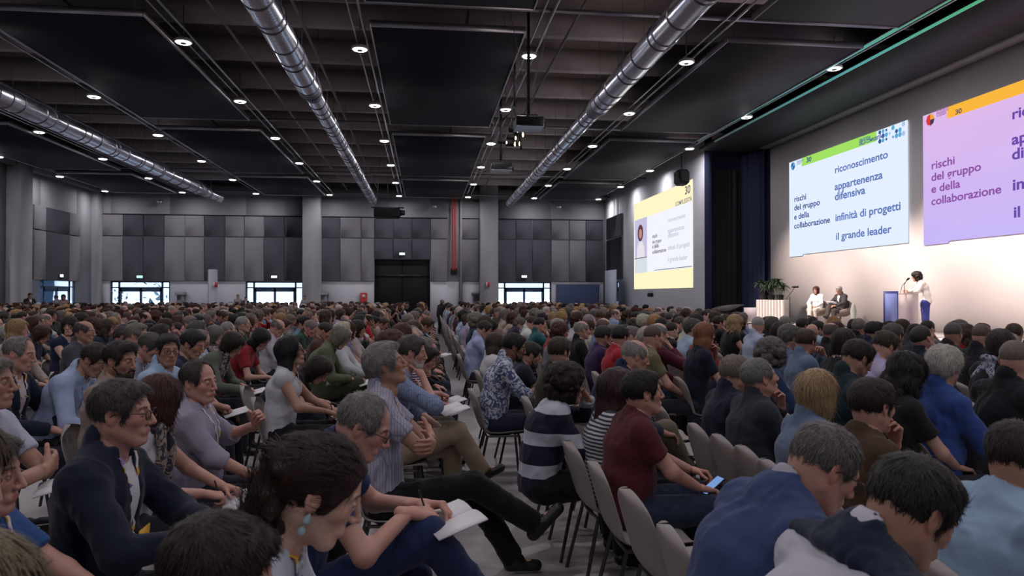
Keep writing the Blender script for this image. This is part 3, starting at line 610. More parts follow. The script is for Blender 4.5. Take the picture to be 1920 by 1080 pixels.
class Vol:
    def __init__(s, prims, h):
        lo = np.full(3, 9.0); hi = -lo
        for p in prims:
            if p['cut']: continue
            l, u = s.bb(p); lo = np.minimum(lo, l); hi = np.maximum(hi, u)
        lo -= h*3; hi += h*3
        n = np.ceil((hi-lo)/h).astype(int)+1
        s.lo, s.h, s.n = lo, h, n; s.d = np.full(n, 0.3, np.float32)
        s.ax = [lo[i]+np.arange(n[i])*h for i in range(3)]
        for p in prims: s.put(p)
    def bb(s, p):
        if p['t'] == 'c':
            w = max(1, p['w'][1]) if p['w'] else 1
            r = max(p['ra'], p['rb'])*w; return np.minimum(p['a'], p['b'])-r, np.maximum(p['a'], p['b'])+r
        r = p['r'].max() if p['R'] is not None else p['r']; return p['c']-r, p['c']+r
    def put(s, p):
        if p['t'] == 'h': sl = (slice(None),)*3
        else:
            l, u = s.bb(p); m = p['k']+3*s.h
            i0 = np.maximum(np.floor((l-m-s.lo)/s.h).astype(int), 0); i1 = np.minimum(np.ceil((u+m-s.lo)/s.h).astype(int)+1, s.n)
            if (i1 <= i0).any(): return
            sl = tuple(slice(i0[i], i1[i]) for i in range(3))
        X = s.ax[0][sl[0]][:, None, None]; Y = s.ax[1][sl[1]][None, :, None]; Z = s.ax[2][sl[2]][None, None, :]
        if p['t'] == 'h': v = (X-p['p'][0])*-p['n'][0]+(Y-p['p'][1])*-p['n'][1]+(Z-p['p'][2])*-p['n'][2]
        elif p['t'] == 'c':
            a, b_ = p['a'], p['b']; x, y, z = X-a[0], Y-a[1], Z-a[2]; ba = b_-a
            if p['w']:
                ax, q = p['w'][0], 1.0/p['w'][1]-1.0; dp = (x*ax[0]+y*ax[1]+z*ax[2])*q
                x, y, z = x+ax[0]*dp, y+ax[1]*dp, z+ax[2]*dp; ba = ba+ax*(ba@ax)*q
            L2 = max(ba@ba, 1e-12); tt = (x*ba[0]+y*ba[1]+z*ba[2])/L2; t = np.clip(tt, 0, 1)
            dx, dy, dz = x-ba[0]*t, y-ba[1]*t, z-ba[2]*t
            v = np.sqrt(dx*dx+dy*dy+dz*dz)-(p['ra']+(p['rb']-p['ra'])*t)
            if p['flat']: v = np.maximum(v, (tt-1)*math.sqrt(L2))
        else:
            x, y, z = X-p['c'][0], Y-p['c'][1], Z-p['c'][2]
            if p['R'] is not None:
                R = p['R']; x, y, z = (x*R[0, 0]+y*R[1, 0]+z*R[2, 0]), (x*R[0, 1]+y*R[1, 1]+z*R[2, 1]), (x*R[0, 2]+y*R[1, 2]+z*R[2, 2])
            r = p['r']; k0 = np.sqrt((x/r[0])**2+(y/r[1])**2+(z/r[2])**2); k1 = np.sqrt((x/r[0]**2)**2+(y/r[1]**2)**2+(z/r[2]**2)**2)
            v = k0*(k0-1)/np.maximum(k1, 1e-6)
        a = s.d[sl]; k = p['k']
        if p['cut']: v = -v if p['t'] != 'h' else -v; hh = np.maximum(k-np.abs(a-v), 0)/k; s.d[sl] = np.maximum(a, v)+hh*hh*k*.25
        else: hh = np.maximum(k-np.abs(a-v), 0)/k; s.d[sl] = np.minimum(a, v)-hh*hh*k*.25
    def at(s, p):
        i = np.clip(np.round((A3(p)-s.lo)/s.h).astype(int), 0, s.n-1); return float(s.d[i[0], i[1], i[2]])
    def mesh(s):
        d = s.d; ins = d < 0; c = ins[:-1, :-1, :-1].astype(np.int8)
        tot = sum(ins[a:ins.shape[0]-1+a, b_:ins.shape[1]-1+b_, e:ins.shape[2]-1+e].astype(np.int8) for a in (0, 1) for b_ in (0, 1) for e in (0, 1))
        act = (tot > 0) & (tot < 8); I = np.argwhere(act); idx = np.full(act.shape, -1, np.int32); idx[act] = np.arange(len(I))
        acc = np.zeros((len(I), 3)); cnt = np.zeros(len(I)); cor = {}
        for a in (0, 1):
            for b_ in (0, 1):
                for e in (0, 1): cor[a, b_, e] = d[I[:, 0]+a, I[:, 1]+b_, I[:, 2]+e]
        for p in cor:
            for ax in range(3):
                if p[ax] == 0:
                    q = list(p); q[ax] = 1; q = tuple(q); u, v = cor[p], cor[q]; m = (u < 0) != (v < 0)
                    t = np.where(m, u/np.where(m, u-v, 1), 0); pos = np.tile(np.array(p, float), (len(I), 1)); pos[:, ax] = t
                    acc[m] += pos[m]; cnt[m] += 1
        V = s.lo+(I+acc/cnt[:, None])*s.h; Q = []
        for ax in range(3):
            u, v = (ax+1) % 3, (ax+2) % 3
            s0 = [slice(0, n-1) if i == ax else slice(1, n-1) for i, n in enumerate(d.shape)]
            s1 = [slice(1, n) if i == ax else slice(1, n-1) for i, n in enumerate(d.shape)]
            a, b_ = ins[tuple(s0)], ins[tuple(s1)]; E = np.argwhere(a != b_)
            if not len(E): continue
            fl = a[tuple(E.T)]; B = E.copy()
            for i in range(3):
                if i != ax: B[:, i] += 1
            def g(du, dv):
                C = B.copy(); C[:, u] -= du; C[:, v] -= dv; return idx[tuple(C.T)]
            q = np.stack([g(1, 1), g(0, 1), g(0, 0), g(1, 0)], 1); q[~fl] = q[~fl][:, ::-1]; Q.append(q)
        return V, np.concatenate(Q)
def vnormals(V, F):
    a = V[F[:, 2]]-V[F[:, 0]]; b_ = V[F[:, 3]]-V[F[:, 1]]; n = np.cross(a, b_); N_ = np.zeros_like(V)
    for i in range(4): np.add.at(N_, F[:, i], n)
    return N_/np.maximum(np.linalg.norm(N_, axis=1), 1e-9)[:, None]
def wrinkle(V, F, amp, seed, freq=(16, 16, 9)):
    n = vnormals(V, F); w = V+0.05*np.stack([vnoise(V, 7, seed+1), vnoise(V, 7, seed+2), vnoise(V, 7, seed+3)], 1)
    r = 1-np.abs(vnoise(w, freq, seed))*2; r2 = 1-np.abs(vnoise(w, (30, 30, 22), seed+5))*2
    return V+n*((r*0.75+r2*0.25)*amp)[:, None]
def xf(V, M): A = np.array(M); return V@A[:3, :3].T+A[:3, 3]

# ---- heads -------------------------------------------------------
HEADS = {}
def head_mesh(kind='m', h=0.003):
    key = (kind, h)
    if key in HEADS: return HEADS[key]
    f = kind.startswith('f'); jw = 0.86 if f else 1.0; ns = 0.80 if f else 1.0; old = 'o' in kind
    P = [ell((-.014, 0, .034), (.098, .076, .086)), ell((.022, 0, -.035), (.068, .058*jw, .082), .03), ell((-.03, 0, -.02), (.075, .066, .07), .03)]
    P += [cone((.066, -.010, -.100), (.066, .010, -.100), .0205*jw, .0205*jw, .025)]
    for s_ in (-1, 1):
        P += [cone((-.008, s_*.056*jw, -.055), (.055, s_*.022, -.102), .017, .014, .03), ell((.056, s_*.040, -.018), (.022, .02, .02), .025), cone((.078, s_*.012, .026), (.070, s_*.044, .024), .009 if f else .012, .008, .015)]
        P += [dict(ell((.098, s_*.030, .006), (.020, .019, .014), .014), cut=True)]
        P += [ell((.0755, s_*.031, .003), .0145, .004)]
    P += [cone((.090, 0, .014), (.112, 0, -.030), .0075*ns, .0105*ns, .012), ell((.100, .012*ns, -.035), .0085*ns, .01), ell((.100, -.012*ns, -.035), .0085*ns, .01)]
    for s_ in (-1, 1): P += [dict(ell((.106, s_*.0065, -.045), (.005, .004, .004), .003), cut=True)]
    P += [cone((.081, -.020, -.066), (.081, .020, -.066), .012, .012, .014), cone((.0885, -.017, -.0608), (.0885, .017, -.0608), .0045, .0045, .004), cone((.0865, -.013, -.0712), (.0865, .013, -.0712), .0058, .0058, .004)]
    P += [dict(cone((.0955, -.022, -.0662), (.0955, .022, -.0662), .0022, .0022, .003), cut=True)]
    Rr = lambda s_: np.array(Euler((0, math.radians(-12), s_*math.radians(22))).to_matrix())
    for s_ in (-1, 1):
        P += [ell((-.012, s_*.079, -.006), (.019, .0065, .032), .006, R=Rr(-s_)), dict(ell((-.007, s_*.0865, -.002), (.011, .006, .019), .005, R=Rr(-s_)), cut=True), ell((-.005, s_*.078, -.014), (.006, .006, .008), .005)]
    if old: P += [dict(cone((.07, s_*.045, -.04), (.06, s_*.05, -.07), .004, .004, .012), cut=True) for s_ in (-1, 1)]
    P += [cone((-.022, 0, -.05), (-.034, 0, -.15), .056 if not f else .048, .057 if not f else .049, .03)]
    V, F = Vol(P, h).mesh(); x, y, z = V.T; C = np.ones((len(V), 3)); ay = np.abs(y)
    def mul(m, c): C[m] *= np.array(c)
    if h < 0.007:
        mul((x > .080) & (z < -.055) & (z > -.078) & (ay < .024-.5*np.abs(z+.066)), (.92, .68, .68) if not f else (.98, .50, .52))
        br = (x > .06) & (np.abs(z-(.027+.06*(ay-.02)*(ay < .035)-.25*np.maximum(ay-.04, 0))) < .0042) & (ay > .011) & (ay < .050); mul(br, (.28, .24, .22) if not old else (.7, .72, .75))
        ey = (x > .082) & (((ay-.031)/.0120)**2+((z-.002)/.0040)**2 < 1); C[ey] = (1.05, 1.5, 1.9)
        ir = ey & (((ay-.031)/.0058)**2+((z-.003)/.0058)**2 < 1); C[ir] = (.10, .09, .08)
        ld_ = (x > .08) & ~ey & (((ay-.031)/.0155)**2+((z-.003)/.0080)**2 < 1) & (z > .003); mul(ld_, (.45, .4, .4))
    mul((x > .05) & (ay > .03) & (z < -.0) & (z > -.05), (1.06, .92, .9)); mul((ay > .074), (1.04, .90, .88)); mul((x > .1) & (z < -.02) & (z > -.05), (1.04, .93, .92))
    rgn = (z < -.045) & (x > .0) & ~((x > .080) & (z < -.055) & (z > -.078) & (ay < .022)) & (z > -.125)
    HEADS[key] = (V, F, C, rgn); return HEADS[key]

def strands(V, F, Nn, style, n, w, rs):
    c = V[F].mean(1); m_ = Nn[F].mean(1); idx = rs.randint(0, len(F), n); p = c[idx].copy(); nr = m_[idx]/np.maximum(np.linalg.norm(m_[idx], axis=1), 1e-6)[:, None]
    crown = np.array([-.045, .01, .125]); t = p-crown; lng = style in ('bob', 'straightlong', 'long', 'wavy', 'fringe', 'ponytail')
    t = t*(.5 if lng else 1)+np.array([0, 0, -.10 if lng else -.03])
    if style in ('quiff', 'short', 'receding', 'greyfull'): t = t+np.array([.06, .05, 0])*(p[:, 2:3] > .06)
    if style == 'bun': t = np.array([-.10, 0, .03])-p*.6
    if style == 'curly': t = rs.normal(0, 1, p.shape)
    t = t+rs.normal(0, .16, t.shape)*np.linalg.norm(t, axis=1)[:, None]; K = 5
    L_ = {'crop': .010, 'curly': .035}.get(style, .070 if lng or style == 'bun' else .034)*rs.uniform(.6, 1.2, n); lift = rs.uniform(.0, .0035, n)*(2.0 if style in ('curly', 'wavy', 'greyfull') else 1)*(.4 if style == 'crop' else 1)
    P = []; S = []; ph = rs.uniform(0, 6, n); q = p-nr*.0015
    for k in range(K):
        t = t-nr*(t*nr).sum(1)[:, None]; t /= np.maximum(np.linalg.norm(t, axis=1), 1e-6)[:, None]; sd = np.cross(t, nr); S.append(sd)
        cur = np.sin(ph+k*1.6)[:, None]*sd*(.006 if style in ('curly', 'wavy') else .0012)
        P.append(q+cur+nr*(lift*k/(K-1)+.0012)[:, None]); q = q+t*(L_/(K-1))[:, None]
        # bend along the scalp
        cc = q-np.array([-.016, 0, .02]); nn = cc/np.maximum(np.linalg.norm(cc, axis=1), 1e-6)[:, None]; zz = (q[:, 2] > -.02)[:, None]; nr = np.where(zz, nr*.55+nn*.45, nr); nr /= np.linalg.norm(nr, axis=1)[:, None]
    W_ = [1, 1, .9, .7, .25]; vs = []
    for k in range(K): vs += [P[k]-S[k]*w*W_[k], P[k]+S[k]*w*W_[k]]
    A = np.stack(vs, 1).reshape(-1, 3); b0 = np.arange(n)[:, None]*(2*K)
    Q = np.concatenate([b0+np.array([2*k, 2*k+1, 2*k+3, 2*k+2]) for k in range(K-1)])+len(V)
    return np.concatenate([V, A]), np.concatenate([F, Q])

# ---- hair, in head space ------------------------------------------
HAIR = {}
def hair_mesh(style, h=0.006, seed=0):
    key = (style, h, seed)
    if key in HAIR: return HAIR[key]
    cap = lambda th, dz=0: ell((-.016, 0, .036+dz), (.098+th, .076+th, .085+th), .02)
    face = lambda zt=.088, xc=.098: dict(ell((xc, 0, zt-.125), (.074, .10, .125), .012), cut=True)
    ears = [dict(ell((.000, s_*.088, -.012), (.030, .024, .036), .008), cut=True) for s_ in (-1, 1)]
    nape = lambda z=-.092: [half((-.05, 0, z), (.25, 0, -1))]
    rs = np.random.RandomState(seed+7); amp, fr = .004, (60, 60, 35)
    if style == 'short': P = [cap(.013), ell((.03, 0, .085), (.06, .06, .035), .02), face(), *ears, *nape()]
    elif style == 'quiff': P = [cap(.014), ell((.045, 0, .10), (.05, .06, .035), .03), face(.09), *ears, *nape()]; amp = .006
    elif style == 'crop': P = [cap(.006), face(.086), *ears, *nape(-.088)]; amp = .0012
    elif style == 'receding': P = [cap(.010), dict(ell((.085, 0, .05), (.075, .062, .085), .02), cut=True), face(.085), *ears, *nape()]
    elif style == 'rim': P = [cap(.011), dict(ell((.03, 0, .12), (.115, .070, .085), .015), cut=True), face(.08), *ears, *nape()]
    elif style == 'greyfull': P = [cap(.024), ell((-.06, 0, .0), (.06, .07, .07), .03), ell((.035, 0, .095), (.055, .06, .035), .02), face(.094), *ears, *nape(-.085)]; amp = .008; fr = (38, 38, 30)
    elif style == 'bob':
        P = [cap(.022), ell((-.022, 0, -.03), (.098, .097, .115), .03), dict(ell((.105, 0, -.045), (.078, .088, .125), .012), cut=True), half((0, 0, -.125), (0, 0, -1), .01)]; amp = .005; fr = (55, 55, 14)
    elif style == 'straightlong':
        P = [cap(.020), ell((-.03, 0, -.06), (.088, .100, .16), .03), dict(ell((.105, 0, -.055), (.082, .086, .155), .012), cut=True)]
        P += [cone((-.05, s_*.05, -.08), (-.075, s_*.075, -.27), .045, .035, .04) for s_ in (-1, 1)]; amp = .005; fr = (60, 60, 8)
    elif style == 'long':
        P = [cap(.026), dict(ell((.105, 0, -.05), (.078, .082, .145), .012), cut=True)]
        for s_ in (-1, 1): P += [cone((-.03, s_*.055, .0), (-.055, s_*.085, -.22), .05, .045, .04), cone((-.055, s_*.085, -.22), (-.06, s_*.10, -.36), .045, .02, .04)]
        P += [cone((-.06, 0, 0), (-.10, 0, -.30), .065, .05, .05)]; amp = .008; fr = (30, 30, 12)
    elif style == 'bun':
        P = [cap(.015), ell((-.07, 0, .03), (.070, .070, .070), .03), ell((-.10, 0, -.03), (.050, .062, .07), .03), cone((-.09, 0, -.05), (-.11, 0, -.16), .048, .03, .03), face(.082), *[dict(ell((.004, s_*.088, -.018), (.028, .02, .032), .008), cut=True) for s_ in (-1, 1)], *nape(-.085)]; amp = .006; fr = (34, 34, 24)
        for i in range(26): a = rs.rand()*6.28; P.append(ell((-.090+.045*math.cos(a), .068*math.sin(a), -.12+.18*rs.rand()), .020, .015))
    elif style == 'curly':
        P = [cap(.03), dict(ell((.115, 0, -.045), (.08, .078, .125), .01), cut=True)]
        B = []
        for i in range(130):
            a, b_ = rs.uniform(0, 6.28), rs.uniform(-.9, 1.1); c = math.cos(b_); p = (-.03+.105*c*math.cos(a), .112*c*math.sin(a), .0+.125*math.sin(b_))
            if p[0] > .035 and p[2] < .085: continue
            B.append(ell(p, rs.uniform(.020, .032), .012))
        P = [P[0]]+B+[P[1]]; amp = .006; fr = (55, 55, 55)
    elif style == 'wavy':
        P = [cap(.026), ell((-.03, 0, -.05), (.09, .10, .13), .03), dict(ell((.105, 0, -.045), (.078, .080, .13), .012), cut=True)]
        for i in range(60):
            a = rs.uniform(.7, 5.6); p = (-.03+.085*math.cos(a), .098*math.sin(a), rs.uniform(-.15, .06)); P.insert(2, ell(p, rs.uniform(.016, .026), .014))
        amp = .006; fr = (45, 45, 30)
    elif style == 'ponytail':
        P = [cap(.014), face(.084), *ears, half((-.05, 0, -.085), (.25, 0, -1)), cone((-.11, 0, .04), (-.15, 0, -.02), .025, .028, .02), cone((-.15, 0, -.02), (-.13, 0, -.17), .028, .012, .02)]; amp = .004; fr = (60, 60, 14)
    elif style == 'fringe':
        P = [cap(.022), ell((-.025, 0, -.035), (.092, .096, .10), .03), dict(ell((.115, 0, -.075), (.082, .082, .125), .01), cut=True), half((0, 0, -.12), (.2, 0, -1), .01)]; amp = .004; fr = (60, 60, 14)
    V, F = Vol(P, h).mesh(); n = vnormals(V, F)
    V = V+n*((vnoise(V, fr, seed)*.7+vnoise(V, tuple(2.3*q for q in fr), seed+3)*.3)*amp)[:, None]
    if h < .0075: V, F = strands(V, F, vnormals(V, F), style, 3400, .0010, rs)
    elif h < .012: V, F = strands(V, F, vnormals(V, F), style, 1300, .0019, rs)
    HAIR[key] = (V, F); return HAIR[key]
BEARDS = {}
def beard_mesh(h=0.004):
    if h in BEARDS: return BEARDS[h]
    P = [cone((.070, -.012, -.100), (.070, .012, -.100), .030, .030, .02)]
    for s_ in (-1, 1): P += [cone((-.002, s_*.068, -.035), (.050, s_*.034, -.098), .0085, .022, .02), cone((.088, s_*.022, -.060), (.086, s_*.024, -.085), .009, .010, .012)]
    P += [cone((.099, -.02, -.054), (.099, .02, -.054), .0055, .0055, .006), dict(cone((.103, -.016, -.0675), (.103, .016, -.0675), .0085, .0085, .004), cut=True)]
    V, F = Vol(P, h).mesh(); n = vnormals(V, F); V = V+n*(vnoise(V, 140, 3)*.0025)[:, None]; BEARDS[h] = (V, F); return BEARDS[h]

# ---- hands: wrist at the origin, fingers +x, palm down, right hand (thumb +y) ------------------
HANDS = {}
def hand_mesh(pose='relax', h=0.003):
    key = (pose, h)
    if key in HANDS: return HANDS[key]
    cu = {'relax': [(22, 28, 16), (26, 30, 18), (30, 34, 20), (34, 36, 22)], 'fist': [(72, 88, 50), (76, 92, 50), (80, 92, 52), (82, 92, 55)],
          'pen': [(38, 42, 18), (52, 55, 25), (66, 70, 35), (72, 78, 40)], 'hold': [(48, 40, 22), (50, 42, 24), (52, 44, 26), (54, 46, 28)], 'flat': [(8, 10, 6), (8, 10, 6), (10, 12, 8), (12, 14, 8)]}[pose]
    P = [cone((-.05, 0, 0), (.015, 0, 0), .024, .022, .012, (np.array([0, 1., 0]), 1.25))]
    ys = (.030, .0105, -.010, -.029)
    for i, y in enumerate(ys):
        kx = (.090, .094, .090, .082)[i]; P.append(cone((.008, y*.55, .0), (kx, y, .002), .0155, .0115, .012))
    P += [ell((.045, -.002, -.006), (.042, .034, .013), .012), ell((.028, .026, -.012), (.028, .016, .014), .012)]
    L_ = [(.042, .026, .020), (.046, .030, .021), (.043, .028, .021), (.034, .021, .018)]
    for i, y in enumerate(ys):
        p = np.array([(.090, .094, .090, .082)[i], y, .002]); a = 0; r = (.0098, .0100, .0096, .0086)[i]
        sp = (4, 1, -2, -6)[i]
        for j in range(3):
            a += math.radians(cu[i][j]); q = p+L_[i][j]*np.array([math.cos(a)*math.cos(math.radians(sp)), math.cos(a)*math.sin(math.radians(sp)), -math.sin(a)])
            P.append(cone(p, q, r, r*.9, .004)); p = q; r *= .9
    th = {'relax': [(.72, .60, -.30), (.92, .30, -.35)], 'fist': [(.65, .40, -.62), (.60, -.55, -.55)], 'pen': [(.75, .35, -.58), (.93, -.10, -.45)], 'hold': [(.70, .45, -.50), (.90, .1, -.45)], 'flat': [(.70, .70, -.10), (.88, .45, -.1)]}[pose]
    p = np.array([.020, .030, -.008]); p1 = p+np.array([.028, .018, -.006]); P.append(cone(p, p1, .0145, .0125, .008)); p = p1; r = .0118
    for dv, ln in zip(th, (.034, .027)): q = p+unit(dv)*ln; P.append(cone(p, q, r, r*.88, .004)); p = q; r *= .9
    HANDS[key] = Vol(P, h).mesh(); return HANDS[key]

# ---- pens / glasses (head space) ----------------------------------
def glasses_mb(dark=True):
    mb = MB()
    for s_ in (-1, 1):
        pts = [(.103-.006*abs(math.cos(a))*0-.010*max(0, s_*math.cos(a)*0), s_*.033+.0245*math.cos(a), .000+.0175*math.sin(a)) for a in [2*math.pi*k/18 for k in range(19)]]
        mb.tube(pts, .0019, 5); mb.tube([(.102, s_*.0575, .008), (.085, s_*.072, .010), (.0, s_*.083, .008), (-.02, s_*.083, -.006)], .0019, 5)
    mb.tube([(.103, -.010, .004), (.106, 0, .007), (.103, .010, .004)], .0019, 5); return mb
# ------------------------------------------------------------------ people
def colour_mat(name, rough, kind):
    """base colour comes from the object's own colour, so copies can share their mesh"""
    m, t, b = nt(name); N, L = t.nodes, t.links; b.inputs['Roughness'].default_value = rough
    oi = N.new('ShaderNodeObjectInfo'); tc = N.new('ShaderNodeTexCoord'); mx = N.new('ShaderNodeMix'); mx.data_type = 'RGBA'; mx.blend_type = 'MULTIPLY'; mx.inputs[0].default_value = 1
    L.new(oi.outputs['Color'], mx.inputs[6]); mp = N.new('ShaderNodeMapping'); L.new(tc.outputs['Object'], mp.inputs[0])
    nz = N.new('ShaderNodeTexNoise'); L.new(mp.outputs[0], nz.inputs['Vector']); bp = N.new('ShaderNodeBump'); L.new(nz.outputs[0], bp.inputs['Height']); L.new(bp.outputs[0], b.inputs['Normal'])
    if kind == 'skin':
        at = N.new('ShaderNodeAttribute'); at.attribute_name = 'Col'; L.new(at.outputs['Color'], mx.inputs[7]); nz.inputs['Scale'].default_value = 180; bp.inputs['Strength'].default_value = .12; bp.inputs['Distance'].default_value = .001
        b.inputs['Subsurface Weight'].default_value = 0.0
    elif kind == 'hair':
        mp.inputs['Scale'].default_value = (1, 1, .22); nz.inputs['Scale'].default_value = 240; nz.inputs['Detail'].default_value = 3; bp.inputs['Strength'].default_value = .7; bp.inputs['Distance'].default_value = .004
        r = N.new('ShaderNodeMapRange'); r.inputs[1].default_value = .3; r.inputs[2].default_value = .7; r.inputs[3].default_value = .55; r.inputs[4].default_value = 1.5; L.new(nz.outputs[0], r.inputs[0]); L.new(r.outputs[0], mx.inputs[7]); b.inputs['Specular IOR Level'].default_value = .35
    else:
        nz.inputs['Scale'].default_value = 14; nz.inputs['Detail'].default_value = 5; bp.inputs['Strength'].default_value = .35; bp.inputs['Distance'].default_value = .01; b.inputs['Specular IOR Level'].default_value = .15
        b.inputs['Sheen Weight'].default_value = .12
        def ramp(tex, lo, hi, c0=(.25, .25, .25, 1), c1=(1, 1, 1, 1)):
            c = N.new('ShaderNodeValToRGB'); c.color_ramp.elements[0].position = lo; c.color_ramp.elements[1].position = hi; c.color_ramp.elements[0].color = c0; c.color_ramp.elements[1].color = c1; c.color_ramp.interpolation = 'CONSTANT' if kind in ('stripe',) else 'LINEAR'
            L.new(tex, c.inputs[0]); L.new(c.outputs[0], mx.inputs[7])
        if kind == 'stripe': w = N.new('ShaderNodeTexWave'); w.bands_direction = 'Z'; w.inputs['Scale'].default_value = 14; w.inputs['Distortion'].default_value = .6; L.new(tc.outputs['Object'], w.inputs['Vector']); ramp(w.outputs[0], 0, .5, (.08, .08, .1, 1))
        elif kind == 'band':
            w = N.new('ShaderNodeTexWave'); w.bands_direction = 'Z'; w.inputs['Scale'].default_value = 1.6; w.inputs['Phase Offset'].default_value = 2.2; L.new(tc.outputs['Object'], w.inputs['Vector']); ramp(w.outputs[0], .62, .66, (.03, .03, .06, 1))
        elif kind == 'floral':
            w = N.new('ShaderNodeTexNoise'); w.inputs['Scale'].default_value = 22; w.inputs['Detail'].default_value = 3; w.inputs['Distortion'].default_value = 1.5; L.new(tc.outputs['Object'], w.inputs['Vector']); ramp(w.outputs[0], .46, .54, (.12, .17, .32, 1))
        elif kind == 'check':
            w = N.new('ShaderNodeTexBrick'); w.offset = 0; w.inputs['Scale'].default_value = 30; w.inputs['Brick Width'].default_value = .5; w.inputs['Row Height'].default_value = .5; w.inputs['Mortar Size'].default_value = .06; w.inputs['Color1'].default_value = (1, 1, 1, 1); w.inputs['Color2'].default_value = (.9, .92, .95, 1); w.inputs['Mortar'].default_value = (.55, .6, .75, 1)
            L.new(tc.outputs['Object'], w.inputs['Vector']); L.new(w.outputs[0], mx.inputs[7])
        else: mx.inputs[7].default_value = (1, 1, 1, 1)
    L.new(mx.outputs[2], b.inputs['Base Color']); return m
M_skin = colour_mat('skin', .5, 'skin'); M_hair = colour_mat('hair', .5, 'hair'); M_cloth = colour_mat('cloth', .85, 'plain'); M_knit = M_cloth
PATT = {k: colour_mat('cloth_'+k, .85, k) for k in ('stripe', 'band', 'floral', 'check')}
M_shoe = mat('shoe_leather', (.02, .017, .016), .35); M_paper = mat('paper', (.72, .70, .74), .8); M_pen = mat('pen', (.02, .02, .04), .3)
M_specs = mat('spectacle_frame', (.02, .018, .018), .3)
# lanyard ribbon: white with yellow and purple marks
m, t, b = nt('lanyard_ribbon'); N, L = t.nodes, t.links; tc = N.new('ShaderNodeTexCoord'); nz = N.new('ShaderNodeTexNoise'); nz.inputs['Scale'].default_value = 22; nz.inputs['Detail'].default_value = 0; L.new(tc.outputs['Object'], nz.inputs['Vector'])
cr = N.new('ShaderNodeValToRGB'); cr.color_ramp.interpolation = 'CONSTANT'; cr.color_ramp.elements[0].color = (.75, .38, .04, 1); cr.color_ramp.elements[1].position = .45; cr.color_ramp.elements[1].color = (.7, .68, .75, 1); e_ = cr.color_ramp.elements.new(.62); e_.color = (.28, .2, .5, 1)
L.new(nz.outputs[0], cr.inputs[0]); L.new(cr.outputs[0], b.inputs['Base Color']); b.inputs['Roughness'].default_value = .6; M_lan = m
M_badge = mat('badge_yellow', (.75, .42, .05), .5); M_badge2 = mat('badge_purple', (.12, .06, .25), .5)

def dirv(a): return np.array([math.sin(a), 0, math.cos(a)])
def rotz(v, a): c, s_ = math.cos(a), math.sin(a); return np.array([v[0]*c-v[1]*s_, v[0]*s_+v[1]*c, v[2]])
def ik(sh, wr, l1, l2, pole):
    d = wr-sh; L_ = np.linalg.norm(d)
    if L_ > (l1+l2)*.995: wr = sh+d/L_*(l1+l2)*.995; d = wr-sh; L_ = np.linalg.norm(d)
    u = d/L_; a = (l1*l1-l2*l2+L_*L_)/(2*L_); hgt = math.sqrt(max(l1*l1-a*a, 0)); p = pole-u*(pole@u); p = p/max(np.linalg.norm(p), 1e-6)
    return sh+u*a+p*hgt, wr
ARMS = {  # wrist targets in local space for the right (y<0) arm; left mirrored : (wrist, pole, hand pose, finger dir, palm normal)
    'lap': ((.30, -.10, .66), (-.3, -1, -.5), 'relax', (1, .25, -.25), (0, 0, -1)),
    'write': ((.30, -.07, .72), (-.3, -1, -.6), 'pen', (.8, .6, -.3), (-.2, .2, -1)),
    'hold': ((.34, -.14, .70), (-.3, -1, -.6), 'hold', (.9, .4, -.1), (0, .3, -1)),
    'cross': ((.23, .10, .84), (.1, -1, -.35), 'relax', (-.1, 1, .1), (-1, 0, 0)),
    'chin': ((.17, -.05, 1.04), (.35, -1, -.8), 'relax', (-.35, .5, .85), (-.8, .3, -.2)),
    'mouth': ((.22, -.03, 1.10), (.35, -1, -.8), 'hold', (-.6, .35, .75), (-.7, .4, -.5)),
    'side': ((.06, -.27, .60), (-1, -.6, 0), 'relax', (.5, -.1, -.9), (0, 1, 0)),
    'thigh': ((.27, -.16, .65), (-.4, -1, -.3), 'relax', (1, .1, -.2), (0, 0, -1)),
    'phone': ((.33, -.06, .84), (-.2, -1, -.8), 'hold', (.7, .6, .5), (-.6, .5, .5)),
}
LEGS = {'flat': [((.44, .13, .53), (.46, .14, .09), (.60, .15, .04))]*2,
        'forward': [((.44, .13, .52), (.72, .15, .10), (.86, .17, .09))]*2,
        'tucked': [((.43, .11, .54), (.26, .12, .10), (.38, .12, .04))]*2,
        'crossed': [((.46, .02, .665), (.66, -.06, .33), (.80, -.09, .36)), ((.42, .13, .53), (.44, .14, .09), (.58, .15, .04))],
        'stretch': [((.46, .05, .60), (.84, .02, .34), (.97, .02, .44)), ((.46, .10, .53), (.72, .12, .09), (.86, .13, .05))]}
def top_of(pose):
    """head-top offset of a pose in local space"""
    S = pose.get('s', 1.0); lean, bend, side = [math.radians(pose.get(k_, d_)) for k_, d_ in (('lean', 2), ('bend', 8), ('side', 0))]; stand = pose.get('stand', False)
    Pv = np.array([(-.06 if not stand else 0), 0, .96 if stand else .54])
    def sp(v): return np.array([v[0], v[1]*math.cos(side)+v[2]*math.sin(side), v[2]*math.cos(side)-v[1]*math.sin(side)])
    nb = Pv+sp(dirv(lean-.02))*.16*S+sp(dirv(lean+bend*.5))*.20*S+sp(dirv(lean+bend))*.175*S; hy, hp, hr = [math.radians(a) for a in pose.get('head', (0, 5, 0))]
    na = lean+bend+math.radians(12)+max(0, hp)*.25+min(0, hp)*.2; hb = nb+sp(dirv(na))*.075*S
    MH = Matrix.Translation(Vector(hb)) @ Euler((hr, hp, hy+math.radians(pose.get('twist', 0))*.6), 'XYZ').to_matrix().to_4x4() @ Matrix.Translation((.022, 0, .072))
    c = np.array(MH @ Vector((0, 0, .03))); return np.array([c[0], c[1], c[2]+.105*pose.get('hs', 1.0)])
